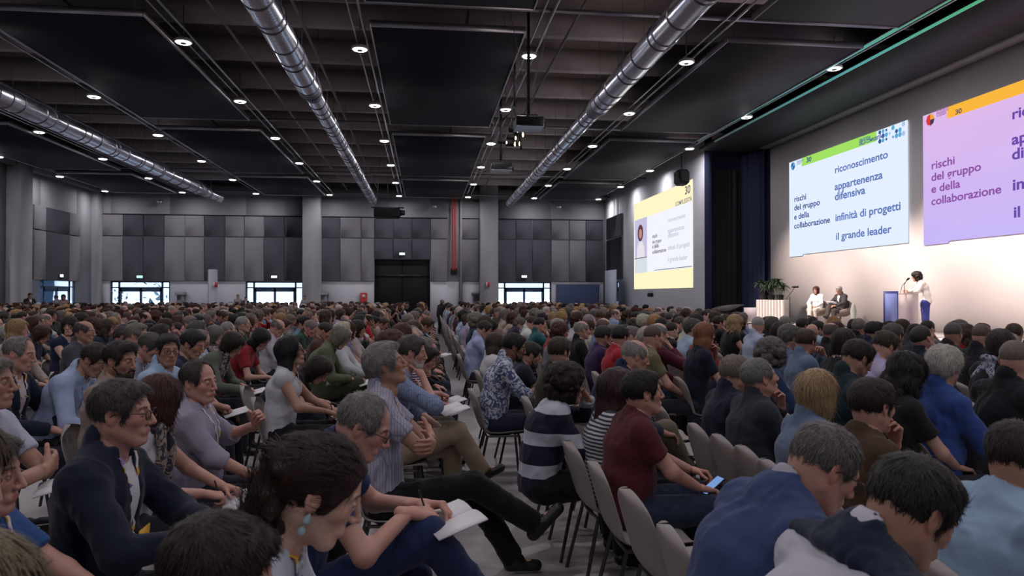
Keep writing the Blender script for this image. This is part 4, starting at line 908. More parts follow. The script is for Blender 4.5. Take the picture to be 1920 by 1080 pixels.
def make_figure(pose, lod='near', seed=0):
    """returns dict of raw meshes (V,F[,C]) in local space: +x is where the person faces, origin on the floor under the seat"""
    rs = np.random.RandomState(seed)
    H = dict(near=(.0105, .0032, .004, .0098), mid=(.018, .0058, .0075, .016), far=(.05, .0185, .03, .046), vfar=(.06, .026, .03, .056))[lod]; far = lod.endswith('far')
    S = pose.get('s', 1.0); sex = pose.get('sex', 'm'); fat = pose.get('fat', 1.0)
    lean, bend = math.radians(pose.get('lean', 2)), math.radians(pose.get('bend', 8)); tw = math.radians(pose.get('twist', 0)); side = math.radians(pose.get('side', 0))
    stand = pose.get('stand', False)
    hz = .96 if stand else .54
    Pv = np.array([(-.06 if not stand else 0), 0, hz]); q = S
    def sp(v): v = np.array([v[0], v[1]*math.cos(side)+v[2]*math.sin(side), v[2]*math.cos(side)-v[1]*math.sin(side)]); return v
    waist = Pv+sp(dirv(lean-.02))*.16*q; chest = waist+sp(dirv(lean+bend*.5))*.20*q; neckb = chest+sp(dirv(lean+bend))*.175*q
    lat0 = np.array([0, 1., 0]); lat = rotz(lat0, tw)
    hy, hp, hr = [math.radians(a) for a in pose.get('head', (0, 5, 0))]
    na = lean+bend+math.radians(12)+max(0, hp)*.25+min(0, hp)*.2
    hb = neckb+sp(dirv(na))*.075*q
    MH = Matrix.Translation(Vector(hb)) @ Euler((hr, hp, hy+tw*.6), 'XYZ').to_matrix().to_4x4() @ Matrix.Translation((.022, 0, .072))
    shw = (.160 if sex == 'm' else .142)*q
    shc = chest*.42+neckb*.58; shL, shR = shc+lat*shw, shc-lat*shw
    wd = lambda r: (lat, r)
    tr = [cone(Pv+np.array([0, 0, -.015]), waist, .118*fat, .108*fat, .05, (lat0, 1.38)), cone(waist, chest, .108*fat, .118, .05, wd(1.30)), cone(chest, neckb-sp(dirv(lean+bend))*.05, .112, .060, .05, wd(1.42)),
          cone(shL, shR, .052, .052, .05), cone(shL, neckb, .045, .045, .05), cone(shR, neckb, .045, .045, .05)]
    fw = np.array([math.cos(tw), math.sin(tw), 0])
    if sex == 'f': tr += [ell(chest+fw*.075+lat*.062*s_+np.array([0, 0, -.005]), (.055, .058, .062), .04) for s_ in (-1, 1)]
    else: tr += [ell(chest+fw*.04+np.array([0, 0, .04]), (.075, .13, .08), .05)]
    if fat > 1.03: tr += [ell(waist+np.array([.035, 0, 0]), (.11*fat, .125*fat, .11), .05)]
    neck = [cone(neckb-sp(dirv(lean+bend))*.035, MH @ Vector((-.026, 0, -.07)), .060 if sex == 'm' else .050, .056 if sex == 'm' else .048, .03)]
    arms = []; hands = []; wr_ = []; sleeves = []
    apose = pose.get('arms', ('lap', 'lap')); ar = .92 if sex == 'f' else 1.0
    for s_, sh in ((-1, shR), (1, shL)):
        a = apose[0] if s_ < 0 else apose[1]
        if isinstance(a, str): a = ARMS[a]
        w, pole, hp_, fd, pn = a; mir = np.array([1, -s_, 1]) ; w = np.array(w)*mir; pole = np.array(pole)*mir; fd = unit(np.array(fd)*mir); pn = np.array(pn)*mir
        if not pose.get('absarms'):
            w = w+np.array([(shc[0]-(-.05))*.55, (shc[1])*.7, (shc[2]-1.02)*(.25 if w[2] < .95 else .9)]); 
        el, w = ik(sh, w, .285*q, .25*q, unit(pole)); arms.append((sh, el, w))
        z = -unit(pn-fd*(pn@fd)); y = np.cross(z, fd); R = np.stack([fd, y, z], 1)
        Mh = np.eye(4); Mh[:3, :3] = R*(.92 if sex == 'f' else 1.0)*S; Mh[:3, 3] = w+fd*.022
        hands.append((Mh, s_, hp_)); wr_.append(w)
    def armprims(c, upto=2.0, r=1.0, flat=False):
        o = []
        for sh, el, w in arms:
            t = min(upto, 1.0); o.append(cone(sh, sh+(el-sh)*t, .050*ar*r+c, (.053-.012*t)*ar*r+c, .035, flat=(upto < 1)))
            if upto > 1: t = upto-1; o.append(cone(el, el+(w-el)*t, .041*ar*r+c, (.041-.014*t)*ar*r+c, .02, flat=(flat or upto < 2)))
        return o
    lg = pose.get('legs', 'flat'); lg = LEGS[lg] if isinstance(lg, str) else lg
    legs = []; lr = 1.0 if sex == 'm' else 1.03
    for i, s_ in enumerate((-1, 1)):
        hip = Pv+np.array([.03, s_*.092, -.035 if not stand else -.06]); kn, an, to = [np.array(v)*np.array([1, s_, 1]) for v in lg[i]]
        if stand: kn, an, to = np.array([.02, s_*.09, .50]), np.array([-.01, s_*.10, .09]), np.array([.14, s_*.12, .035])
        legs.append((hip, kn, an, to))
    def legprims(c, r=1.0, calf=0.0):
        o = []
        for hip, kn, an, to in legs: o += [cone(hip, kn, .084*lr*r+c, .060*r+c, .045), cone(kn, an+(kn-an)*(.02 if calf > 0 else .08), .058*r+c, .036+c+calf, .02, flat=calf > 0)]
        return o
    feet = [cone(an, to, .030, .024, .02, (np.array([0, 1., 0]), 1.05)) for _, _, an, to in legs]
    out = {'headM': MH, 'arms': arms, 'neckb': neckb, 'chest': chest, 'waist': waist, 'lat': lat, 'fw': fw, 'pose': pose, 'legs': legs, 'hands': hands}
    bh = H[0]
    body = tr+neck+armprims(0)+legprims(0)+feet if not far else neck+[q_ for q_ in armprims(.004) if q_['ra'] < .047]
    V, F = Vol(body, bh).mesh(); C = np.ones((len(V), 3))
    parts = [(V, F, C)]
    hV, hF, hC, rg = head_mesh(pose.get('headk', sex), H[1]); hC = hC.copy()
    if pose.get('stubble'): hC[rg] *= np.array([.62, .62, .66])
    parts.append((xf(hV*pose.get('hs', 1.0), MH), hF, hC))
    if not far:
        for Mh, s_, hp_ in hands:
            a, f = hand_mesh(hp_, H[2]); a = a.copy()
            if s_ > 0: a[:, 1] *= -1; f = f[:, ::-1]
            # right-hand frame keeps thumb toward +y; mirrored hand for the left
            parts.append((xf(a, Mh), f, np.ones((len(a), 3))*np.array([1.02, .95, .93])))
    else:
        for Mh, s_, hp_ in hands:
            V_, F_ = Vol([cone(Mh[:3, 3], xf(np.array([[.11, 0, -.02]]), Mh)[0], .032, .03)], .03).mesh(); parts.append((V_, F_, np.ones((len(V_), 3))))
    o = 0; VV, FF, CC = [], [], []
    for v, f, c in parts: VV.append(v); FF.append(f+o); CC.append(c); o += len(v)
    out['tr'] = tr; out['up'] = sp(dirv(lean+bend)); out['body'] = (np.concatenate(VV), np.concatenate(FF), np.concatenate(CC))
    # clothes
    g = pose.get('top', 'shirt'); sl = {'tee': .62, 'polo': .62, 'sleeveless': 0, 'rolled': 1.25}.get(g, 1.97); th = H[3]
    c = {'jacket': .017, 'sweater': .015, 'sleeveless': .010}.get(g, .013)
    if far: c += .006
    up = sp(dirv(lean+bend)); tp = inflate(tr, c)
    if sl > 0: tp += armprims(c+.002, sl)
    if g in ('shirt', 'polo', 'rolled', 'jacket'): tp += [cone(neckb-up*.01-fw*.004, neckb+up*.052-fw*.016, .077+c*.3, .066+c*.3, .012)]
    else: tp += [cone(neckb-up*.03, neckb+up*.018-fw*.006, .082, .068, .02)]
    wo = dict(cone(neckb-up*.02+fw*.015, neckb+up*.14+fw*.045, .062 if g != 'sleeveless' else .082, .095 if g != 'sleeveless' else .12, .006), cut=True); tp.append(wo)
    if stand: tp.append(half(Pv+np.array([0, 0, -.10]), (0, 0, -1)))
    else: tp += [half(Pv+np.array([0, 0, -.075]), (0, 0, -1))]
    if g == 'jacket' and not far:
        inner = inflate(tr, .010)+[cone(neckb-up*.01, neckb+up*.045-fw*.010, .072, .064, .012), wo]
        iv = Vol(inner, th); v, f = iv.mesh(); out['inner'] = (wrinkle(v, f, .002, seed+40), f)
        vt, vb = neckb+fw*.085+up*.03, waist+fw*.16+np.array([0, 0, .05]); tp.append(dict(cone(vt, vb, .066, .012, .006), cut=True))
        if lod == 'near':
            for s_ in (-1, 1): tp.append(cone(neckb+lat*s_*.062+fw*.045+up*.01, waist+fw*.135+lat*s_*.016+np.array([0, 0, .08]), .018, .010, .008, None))
    tv = Vol(tp, th); v, f = tv.mesh()
    out['top'] = (wrinkle(v, f, {'near': .0075, 'mid': .008}.get(lod, 0)*(1.0 if g != 'tee' else .9), seed) if not far else v, f); out['topvol'] = tv
    tc_ = .014; lp = inflate([tr[0]], .003)+[half(waist+np.array([0, 0, -.03]), (0, 0, 1))]+legprims(tc_, 1.02, calf=.016)
    v, f = Vol(lp, th*1.3).mesh(); out['legs_m'] = (wrinkle(v, f, .007, seed+9) if not far else v, f)
    sh_ = []
    if not far:
        for hip, kn, an, to in legs:
            d = unit(to-an); pr = [cone(an-d*.025+np.array([0, 0, -.035]), to+np.array([0, 0, -.005]), .041, .035, .02, (np.array([0, 1., 0]), 1.12)), cone(an+unit(kn-an)*.055, an+d*.02, .045, .048, .02), half(to+np.array([0, 0, -.034]), (0, 0, -1)) if abs(to[2]-an[2]+.05) < .02 else half((0, 0, -5), (0, 0, -1))]
            sh_.append(Vol(pr, th*.8).mesh())
    out['shoes'] = sh_
    return out
def obj_from(name, VF, m, parent, color=None, M=None, cache=None):
    if cache is not None and name in cache: me = cache[name]
    else:
        me = npmesh(name, VF[0], VF[1], True, [m], None, VF[2] if len(VF) > 2 else None)
        if cache is not None: cache[name] = me
    return link(name, me, parent, None, M, color)
def lanyard(fig, parent, badge=True, drop=.30):
    vol, nb, lat, fw = fig['topvol'], fig['neckb'], fig['lat'], fig['fw']; pts = []
    ch = fig['waist']*.55+fig['chest']*.45
    def surf(p):
        for i in range(160):
            q = p+fw*(.32-i*.0025)
            if vol.at(q) < .0035: return q+fw*.002
        return p+fw*.1
    mb = MB()
    for s_ in (-1, 1):
        pp = [nb+lat*s_*.066+np.array([0, 0, .03])-fw*.03]
        for t in np.linspace(.05, 1, 12): pp.append(surf(nb*(1-t)+ch*t+lat*s_*.070*(1-t)**1.1))
        # flat ribbon following the chest
        vs = []
        for p in pp: vs += [p-lat*.008, p+lat*.008, p+lat*.008+fw*.003, p-lat*.008+fw*.003]
        fs = [(4*i+a, 4*i+(a+1) % 4, 4*i+4+(a+1) % 4, 4*i+4+a) for i in range(len(pp)-1) for a in range(4)]; mb.add(vs, fs)
    l = mb.build('lanyard', M_lan, parent)
    if badge:
        c = surf(ch-np.array([0, 0, .05]))+fw*.006; up = unit(fig['chest']-fig['waist']); o = MB()
        def P(a, b_, d): return c+lat*a+up*b_+fw*d
        o.add([P(-.05, -.07, 0), P(.05, -.07, 0), P(.05, .06, 0), P(-.05, .06, 0), P(-.05, -.07, .004), P(.05, -.07, .004), P(.05, .06, .004), P(-.05, .06, .004)], [(0,3,2,1),(4,5,6,7),(0,1,5,4),(1,2,6,5),(2,3,7,6),(3,0,4,7)])
        bd = o.build('badge', M_badge, l); o = MB(); o.add([P(-.05, -.07, .005), P(.05, -.07, .005), P(.05, -.045, .005), P(-.05, -.045, .005), P(-.05, -.07, .006), P(.05, -.07, .006), P(.05, -.045, .006), P(-.05, -.045, .006)], [(0,3,2,1),(4,5,6,7),(0,1,5,4),(1,2,6,5),(2,3,7,6),(3,0,4,7)]); o.build('badge_band', M_badge2, bd)
    return l
SKIN = {'fair': (.50, .29, .225), 'tan': (.40, .22, .155), 'rosy': (.52, .28, .22), 'brown': (.22, .11, .07), 'pale': (.60, .38, .30), 'dark': (.10, .05, .035)}
HCOL = {'grey': (.17, .145, .13), 'white': (.42, .38, .35), 'dark brown': (.022, .014, .011), 'black': (.010, .009, .011), 'brown': (.055, .03, .018), 'auburn': (.06, .02, .014), 'blond': (.34, .21, .10), 'dark grey': (.07, .06, .055), 'silver': (.28, .25, .235)}
TOPNAME = {'tee': 't_shirt', 'polo': 'polo_shirt', 'jacket': 'jacket', 'sweater': 'sweater', 'sleeveless': 'sleeveless_top', 'rolled': 'shirt', 'shirt': 'shirt'}
def build_person(fig, loc, rz, look, label, group=None, cache=None, lod='near'):
    p = empty('person', loc, rz, label, 'person', group); c = cache
    obj_from('body', fig['body'], M_skin, p, look.get('skin', SKIN['fair']), cache=c)
    hs = look.get('hair')
    if hs:
        V_, F_ = hair_mesh(hs, .0045 if lod == 'near' else .008, look.get('hseed', 0)); key = ('hair', hs, lod, look.get('hseed', 0))
        if key not in HMESH: HMESH[key] = npmesh('hair', V_, F_, True, [M_hair])
        h = link('hair', HMESH[key], p, M=fig['headM'] @ Matrix.Diagonal((*[fig['pose'].get('hs', 1.0)]*3, 1)), color=look.get('hcol', HCOL['brown']))
    if look.get('beard'):
        key = ('beard', lod)
        if key not in HMESH: v, f = beard_mesh(.004 if lod == 'near' else .006); HMESH[key] = npmesh('beard', v, f, True, [M_hair])
        link('beard', HMESH[key], p, M=fig['headM'], color=look.get('bcol', look.get('hcol', HCOL['brown'])))
    obj_from(TOPNAME[fig['pose'].get('top', 'shirt')], fig['top'], PATT.get(look.get('patt'), M_cloth), p, look.get('tcol', (.1, .1, .1)), cache=c)
    if 'inner' in fig: obj_from('inner_shirt', fig['inner'], M_cloth, p, look.get('icol', (.6, .6, .65)), cache=c)
    obj_from('trousers', fig['legs_m'], M_cloth, p, look.get('lcol', (.02, .02, .03)), cache=c)
    for i, s_ in enumerate(fig['shoes']):
        if c is not None:
            k = 'shoe%d' % i
            if k not in c: c[k] = npmesh('shoe', s_[0], s_[1], True, [M_shoe])
            link('shoe', c[k], p)
        else: link('shoe', npmesh('shoe', s_[0], s_[1], True, [M_shoe]), p)
    if look.get('specs'):
        if 'specs' not in HMESH: t_ = glasses_mb().build('glasses', M_specs); HMESH['specs'] = t_.data; bpy.data.objects.remove(t_)
        link('glasses', HMESH['specs'], p, M=fig['headM'])
    if look.get('lanyard'): lanyard(fig, p, look['lanyard'] == 'badge')
    return p
HMESH = {}
# ------------------------------------------------------------------ on the stage
def palm_plant(loc, label, h=1.0, n=34, pot='white', s=1.0, droop=.5, stems=3, seed=0):
    r = random.Random(seed); e = empty('potted_palm', loc, r.uniform(0, 6), label, 'plant', 'potted palms on the stage')
    if pot: MB().lathe([(0, 0), (.15*s, 0), (.20*s, .42*s), (.185*s, .42*s), (.17*s, .38*s), (0, .38*s)] if pot == 'white' else [(0, 0), (.12*s, 0), (.15*s, .2*s), (.14*s, .2*s), (0, .18*s)], 20).build('pot', mat('white_pot', (.7, .68, .66), .5) if pot == 'white' else M_blk, e, smooth=True)
    mg = mat('palm_leaf', (.025, .055, .025), .5, noise=.4, nscale=9); ms = mat('palm_stem', (.12, .07, .04), .8)
    z0 = .38*s if pot == 'white' else .18*s
    for k in range(stems):
        a = k*2.1; top = Vector((.12*math.cos(a)*s, .12*math.sin(a)*s, z0+h*(.55+.18*k))); MB().tube([(0.03*math.cos(a), .03*math.sin(a), z0-.05), top*0.5+Vector((0, 0, z0*.5)), top], [.018*s, .015*s, .012*s], 8).build('stem', ms, e, smooth=True)
        mb = MB()
        for j in range(n):
            b_ = r.uniform(0, 6.28); el = r.uniform(-.3, 1.3); L_ = s*r.uniform(.28, .42); d = Vector((math.cos(b_)*math.cos(el), math.sin(b_)*math.cos(el), math.sin(el))); sd = d.cross(Vector((0, 0, 1))).normalized(); vs = []
            for q in range(6):
                t_ = q/5; p = top+d*(L_*t_)+Vector((0, 0, -droop*L_*t_*t_)); w = .016*s*math.sin(math.pi*min(1, t_*.9+.12)); vs += [p-sd*w, p+Vector((0, 0, -.004)), p+sd*w]
            mb.add(vs, [(3*q+i, 3*q+i+1, 3*q+i+4, 3*q+i+3) for q in range(5) for i in (0, 1)])
        mb.build('leaf_crown', mg, e, smooth=True)
    return e
Z = STZ
# lectern
c = atd(1702, 548, 17.6); lx, ly = c.x, c.y
e = empty('lectern', (lx, ly, Z), math.radians(0), 'white lectern with a blue framed front panel on the stage', 'lectern')
pa, pb, pc = atd(1655, 600, 17.4), atd(1682, 600, 17.4), atd(1722, 600, 18.0)
def loc2(p): return Vector((p.x-lx, p.y-ly, 0))
A, B_, C_ = loc2(pa), loc2(pb), loc2(pc); ht = atd(1668, 546, 17.4).z-Z
mwh = mat('lectern_white', (.72, .66, .66), .55)
back = (C_-B_); perp = (B_-A)
MB().poly([A+perp*.12, B_, B_+back, A+perp*.12+back], (0, 0, ht*.93)).build('body', mwh, e)
top = MB().poly([A+perp*.0+Vector((0, 0, ht*.93)), B_+Vector((.02, 0, ht*.93)), B_+back*1.04+Vector((0, 0, ht*.93)), A+back*1.04+Vector((0, 0, ht*.93))], (0, 0, .03)).build('top', mwh, e)
nrm = Vector((perp.y, -perp.x, 0)).normalized()*.03
MB().poly([A+nrm, B_+nrm, B_+nrm*2+Vector((0, 0, 0)), A+nrm*2], (0, 0, ht)).build('front_frame', mat('lectern_blue', (.05, .07, .25), .5), e)
MB().poly([A+perp*.08+nrm*2, B_-perp*.08+nrm*2, B_-perp*.08+nrm*2.2, A+perp*.08+nrm*2.2], (0, 0, ht-.06)).build('front_panel', mat('lectern_lilac', (.22, .28, .62), .5, noise=.25, nscale=3), e)
# two gooseneck microphones
for k, (dx, dy, lab) in enumerate(((.0, .10, 'thin black gooseneck microphone on the lectern, nearer the speaker'), (-.08, .16, 'thin black gooseneck microphone on the lectern, farther from the speaker'))):
    g = empty('microphone', (lx+dx, ly+dy, Z+ht*.93+.03), 0, lab, 'microphone', 'lectern microphones')
    hd = atd(1700+k*2, 525, 17.5); tp_ = Vector((hd.x-lx-dx, hd.y-ly-dy, hd.z-(Z+ht*.93+.03)))
    MB().tube([(0, 0, 0), tp_*.5+Vector((-.05, 0, .03)), tp_], .006, 6).build('gooseneck', M_blk, g); MB().tube([tp_, tp_+Vector((.03, -.03, .05))], .016, 8).build('capsule', M_blk, g)
# the speaker at the lectern, standing, leaning on the desk
hp = atd(1717, 507, 17.7); pz = dict(stand=True, sex='f', top='shirt', arms=(((.32, -.02, .42), (.1, -1, -.5), 'relax', (.6, .5, -.6), (0, .3, -1)), ((.34, -.02, .44), (.1, -1, -.5), 'relax', (.6, .5, -.6), (0, .3, -1))), lean=10, bend=12, head=(0, 14, 0), absarms=True)
pz['arms'] = (((.42, -.16, 1.20), (-.2, -1, -.6), 'relax', (.8, .4, -.2), (0, .2, -1)), ((.42, -.14, 1.22), (-.2, -1, -.6), 'hold', (.7, .5, .3), (0, .2, -1)))
fg = make_figure(pz, 'mid', 5); o_ = top_of(pz); rz = math.radians(150); sc = (hp.z-.03-Z)/o_[2]; of = rotz(o_*sc, rz)
p = build_person(fg, (hp.x-of[0], hp.y-of[1], Z), rz, dict(hair='curly', hcol=(.012, .008, .008), tcol=(.68, .64, .60), lcol=(.03, .04, .20), skin=SKIN['fair']), 'woman with curly dark hair, white blouse and blue trousers standing at the lectern', lod='mid'); p.scale = (sc,)*3
# two people on swivel armchairs
def armchair(x, y, rz, label):
    e = empty('swivel_armchair', (x, y, Z), rz, label, 'armchair', 'swivel armchairs on the stage')
    P = [ell((0, 0, .52), (.33, .34, .20), .03), dict(ell((.05, 0, .62), (.30, .27, .20), .03), cut=True), ell((-.22, 0, .66), (.12, .28, .22), .06), dict(ell((-.02, 0, .76), (.22, .24, .26), .03), cut=True), half((0, 0, .34), (0, 0, -1))]
    v, f = Vol(P, .02).mesh(); link('shell', npmesh('shell', v, f, True, [mat('taupe_shell', (.22, .18, .16), .6)]), e)
    MB().tube([(0, 0, .04), (0, 0, .36)], .03, 10).build('stem', M_chrome0, e)
    for k in range(4): a = k*math.pi/2+.4; MB().tube([(0, 0, .08), (.30*math.cos(a), .30*math.sin(a), .02)], [.025, .015], 8).build('leg', M_chrome0, e)
M_chrome0 = mat('chrome_bright', (.75, .75, .78), .2, metal=1)
for px, yt, sex, look, pose, lab, alab in (
        (1530, 545, 'f', dict(hair='bob', hcol=(.05, .014, .012), tcol=(.75, .75, .78), lcol=(.55, .48, .44), skin=SKIN['rosy']), dict(arms=('lap', 'lap'), head=(0, 4, 0), legs='crossed', top='sweater'), 'seated woman with red-brown bob in all white on the stage', 'taupe swivel armchair under the woman in white'),
        (1573, 541, 'm', dict(hair='short', hcol=(.28, .27, .27), tcol=(.045, .042, .048), lcol=(.05, .045, .045), icol=(.7, .68, .72), specs=1, skin=SKIN['tan']), dict(arms=('hold', 'hold'), head=(12, 18, 0), legs='crossed', top='jacket'), 'seated grey-haired man in dark suit reading on the stage', 'taupe swivel armchair under the man in the dark suit')):
    pose['sex'] = sex; h = atd(px, yt, 24.2 if px < 1550 else 23.4); fg = make_figure(pose, 'mid', px); o_ = top_of(pose); rz = math.radians(215 if sex == 'f' else 195); sc = 1.0
    of = rotz(o_, rz); bx, by = h.x-of[0], h.y-of[1]; p = build_person(fg, (bx, by, Z), rz, look, lab, lod='mid'); armchair(bx, by, rz, alab)
    if sex == 'm':
        Mn = Matrix.Translation((bx, by, Z)) @ Matrix.Rotation(rz, 4, 'Z') @ Matrix.Translation((.36, 0, .78)) @ Euler((0, math.radians(-30), 0)).to_matrix().to_4x4()
        q = empty('notebook', (0, 0, 0), 0, 'open papers held by the seated man in the dark suit', 'notebook'); q.matrix_world = Mn; MB().box((-.12, -.17, -.004), (.12, .17, .004)).build('page', M_paper, q)
# white draped table with palms, at the left end of the stage
a, b_ = atd(1424, 600, 27.6), atd(1474, 600, 27.0)
e = empty('draped_table', ((a.x+b_.x)/2, (a.y+b_.y)/2, Z), math.atan2(b_.y-a.y, b_.x-a.x), 'table under a white pleated cloth holding potted palms', 'table')
L_ = (b_-a).length/2; zt = atd(1450, 562, 27.3).z-Z
MB().bbox((-L_, -.35, zt-.03), (L_, .35, zt), .01).build('tabletop', mat('cloth_white', (.70, .66, .64), .9), e)
mb = MB(); N_ = 120; pr = []
for i in range(N_):
    u = i/N_*4; sgn = int(u); f_ = u-sgn; x_, y_ = [(-L_+2*L_*f_, -.36), (L_+.01, -.36+.72*f_), (L_-2*L_*f_, .36), (-L_-.01, .36-.72*f_)][sgn]; w = .018*math.sin(i*1.9)
    pr.append((x_+(w if sgn % 2 else 0), y_+(0 if sgn % 2 else w)))
mb.add([(x_, y_, .01) for x_, y_ in pr]+[(x_*.99, y_*.99, zt) for x_, y_ in pr], [(i, (i+1) % N_, N_+(i+1) % N_, N_+i) for i in range(N_)]); mb.build('cloth_skirt', MATS['cloth_white'], e, smooth=True)
tb = e.location; dxy = (b_-a).normalized()
for k, (u, hh, lab) in enumerate(((-.72, .95, 'dark leafy palm at the left end of the draped table'), (-.1, 1.05, 'tall dark palm in the middle of the draped table'), (.55, 1.0, 'dark palm with red flowers at the right end of the draped table'))):
    palm_plant((tb.x+dxy.x*L_*u, tb.y+dxy.y*L_*u, Z+zt), lab, hh*.55, 70, 'black', .95, .6, 3, k)
c = atd(1334, 592, 27.5); palm_plant((c.x, c.y, 0), 'fern in a tall white pot at the foot of the side screen', .55, 40, 'white', 1.5, .9, 2, 9)
c = atd(1565, 600, 25.5)
# mic stand beside the table
c = atd(1481, 600, 26.0); e = empty('microphone_stand', (c.x, c.y, Z), 0, 'black microphone stand with angled boom beside the draped table', 'microphone stand')
t1, t2 = atd(1479, 556, 26.0)-e.location, atd(1491, 538, 26.0)-e.location
MB().tube([(0, 0, 0), (0, 0, t1.z)], .014, 8).build('pole', M_blk, e); MB().tube([(t1.x-.1, t1.y, t1.z-.1), t2], .010, 6).build('boom', M_blk, e); MB().tube([t2-Vector((.12, 0, 0)), t2+Vector((.12, 0, 0))], .035, 8).build('microphone_heads', M_blk, e); MB().lathe([(0, 0), (.16, 0), (.15, .02), (0, .03)], 16).build('base', M_blk, e)
# grand piano like black shape and small white table in the curtain bay
c = atd(1368, 590, 26.2); e = empty('grand_piano', (c.x, c.y, 0), .3, 'black grand piano with raised lid in front of the curtain opening', 'piano')
out = [Vector((x_, y_, .72)) for x_, y_ in ((-.55, -.5), (.55, -.5), (.55, -.1), (.4, .35), (.1, .6), (-.25, .65), (-.55, .3))]
MB().poly(out, (0, 0, .28)).build('case', M_blkgl, e); MB().poly([Vector((v.x, v.y*.9, 1.02+(v.x+.75)*.0+(.75-v.x)*.0)) for v in out], (0, 0, .02)).build('music_shelf', M_blkgl, e)
MB().poly([Vector((-.65+(v.x+.75)*.7, v.y, 1.05+(v.x+.75)*.22)) for v in out], (-.01, 0, .02)).build('lid', M_blk, e); MB().box((-.5, -.7, .66), (.5, -.5, .74)).build('keyboard', M_blkgl, e)
for x_, y_ in ((-.45, -.4), (.45, -.4), (0, .5)): MB().tube([(x_, y_, .72), (x_, y_, 0)], [.05, .035], 8).build('leg', M_blk, e)
c = atd(1392, 594, 24.0); e = empty('side_table', (c.x, c.y, 0), .2, 'small white table with a white screen board right of the piano', 'table')
MB().bbox((-.45, -.3, .76), (.45, .3, .80), .01).build('tabletop', mwh, e)
for sx in (-.4, .4):
    for sy in (-.25, .25): MB().tube([(sx, sy, 0), (sx, sy, .76)], .018, 8).build('leg', M_alud, e)
tag(MB().box((c.x-.05, c.y-.25, .80), (c.x+.38, c.y-.22, 1.28)).build('display_board', mwh), 'white board standing on the small white table', 'board')
# small dark monitor wedge on the stage
c = atd(1600, 590, 22.5); e = empty('stage_monitor', (c.x, c.y, Z), 0, 'small grey floor plant stand between the armchairs and the lectern', 'stand')
MB().lathe([(0, 0), (.12, 0), (.07, .3), (.09, .55), (.05, .75), (0, .78)], 14).build('body', mat('frosted_grey', (.25, .27, .26), .4), e, smooth=True)
# people standing at the back and outside
def stander(px, yt, Y, look, pose, rzd, lab, X=None):
    h = onY(px, yt, Y) if X is None else onX(px, yt, X); pose = dict(stand=True, arms=('side', 'lap2'), **pose); pose['arms'] = pose.pop('arms2', ('side', 'side'))
    sp_ = (((.20, -.12, 1.02), (-.6, -1, -.3), 'relax', (.8, .5, 0), (0, 0, -1)), ((.20, -.12, 1.04), (-.6, -1, -.3), 'relax', (.8, .5, 0), (0, 0, -1)))
    dn = (((.02, -.24, .80), (-1, -.5, 0), 'relax', (.1, 0, -1), (0, 1, 0)),)*2; pose['arms'] = sp_ if pose['arms'][0] == 'front' else dn; pose['absarms'] = True
    fg = make_figure(pose, 'mid', px); o_ = top_of(pose); sc = h.z/o_[2]; sc = min(1.12, max(.85, sc)); of = rotz(o_*sc, math.radians(rzd)); p = build_person(fg, (h.x-of[0], h.y-of[1], 0), math.radians(rzd), look, lab, 'people standing at the back', lod='mid'); p.scale = (sc,)*3
stander(57, 549, 35.5, dict(hair='short', hcol=HCOL['black'], tcol=(.015, .016, .03), lcol=(.01, .01, .015), skin=SKIN['tan']), dict(sex='m', top='jacket', arms2=('front', 0)), -40, 'person in dark jacket standing left of the left wall glass door')
stander(105, 553, 37.6, dict(hair='short', hcol=HCOL['dark grey'], tcol=(.25, .25, .3), skin=SKIN['tan']), dict(sex='m', top='shirt'), 150, 'person in grey shirt standing in the left wall glass door')
stander(119, 552, 37.2, dict(hair='bob', hcol=HCOL['dark brown'], tcol=(.3, .2, .2), skin=SKIN['tan']), dict(sex='f', top='tee', arms2=('front', 0)), -60, 'person with crossed hands standing in the left wall glass door')
stander(446, 552, 44.5, dict(hair='short', hcol=HCOL['grey'], tcol=(.3, .3, .33), skin=SKIN['fair']), dict(sex='m', top='shirt'), -80, 'person in pale shirt standing left of the middle glass door')
stander(461, 556, 44.5, dict(hair='short', hcol=HCOL['brown'], tcol=(.05, .05, .06), skin=SKIN['fair']), dict(sex='m', top='jacket'), -70, 'person in dark jacket standing at the middle glass door')
stander(571, 554, 44.0, dict(hair='crop', hcol=HCOL['dark brown'], tcol=(.3, .29, .28), skin=SKIN['tan']), dict(sex='m', top='shirt', arms2=('front', 0)), -90, 'person in beige shirt standing right of the middle glass door')
stander(829, 564, 31.0, dict(hair='greyfull', hcol=HCOL['grey'], tcol=(.015, .015, .02), skin=SKIN['fair']), dict(sex='f', top='jacket'), 60, 'person in black with grey hair standing in the central aisle')
for k, (px, py, lab) in enumerate(((241, 545, 'shrub outside the left glass door, left pane'), (273, 553, 'shrub outside the left glass door, right pane'))):
    c = onY(px, py, 54+k*4); e = empty('outdoor_shrub', (c.x, 54+k*4, -.05), 0, lab, 'plant', 'shrubs outside'); r = random.Random(k); mb = MB()
    for j in range(50): d = Vector((r.gauss(0, .17), r.gauss(0, .15), 1.45+r.gauss(0, .2))); q = Vector((r.gauss(0, 1), r.gauss(0, 1), r.gauss(0, 1))).normalized()*.14; s_ = q.cross(Vector((0, 0, 1))).normalized()*.05; mb.add([d-s_, d+q*.5, d+s_, d-q*.5], [(0, 1, 2, 3)])
    mb.build('foliage', mat('shrub_leaf', (.05, .09, .12), .7), e); MB().tube([(0, 0, 0), (0, 0, 1.2)], .04, 6).build('trunk', M_blk, e)
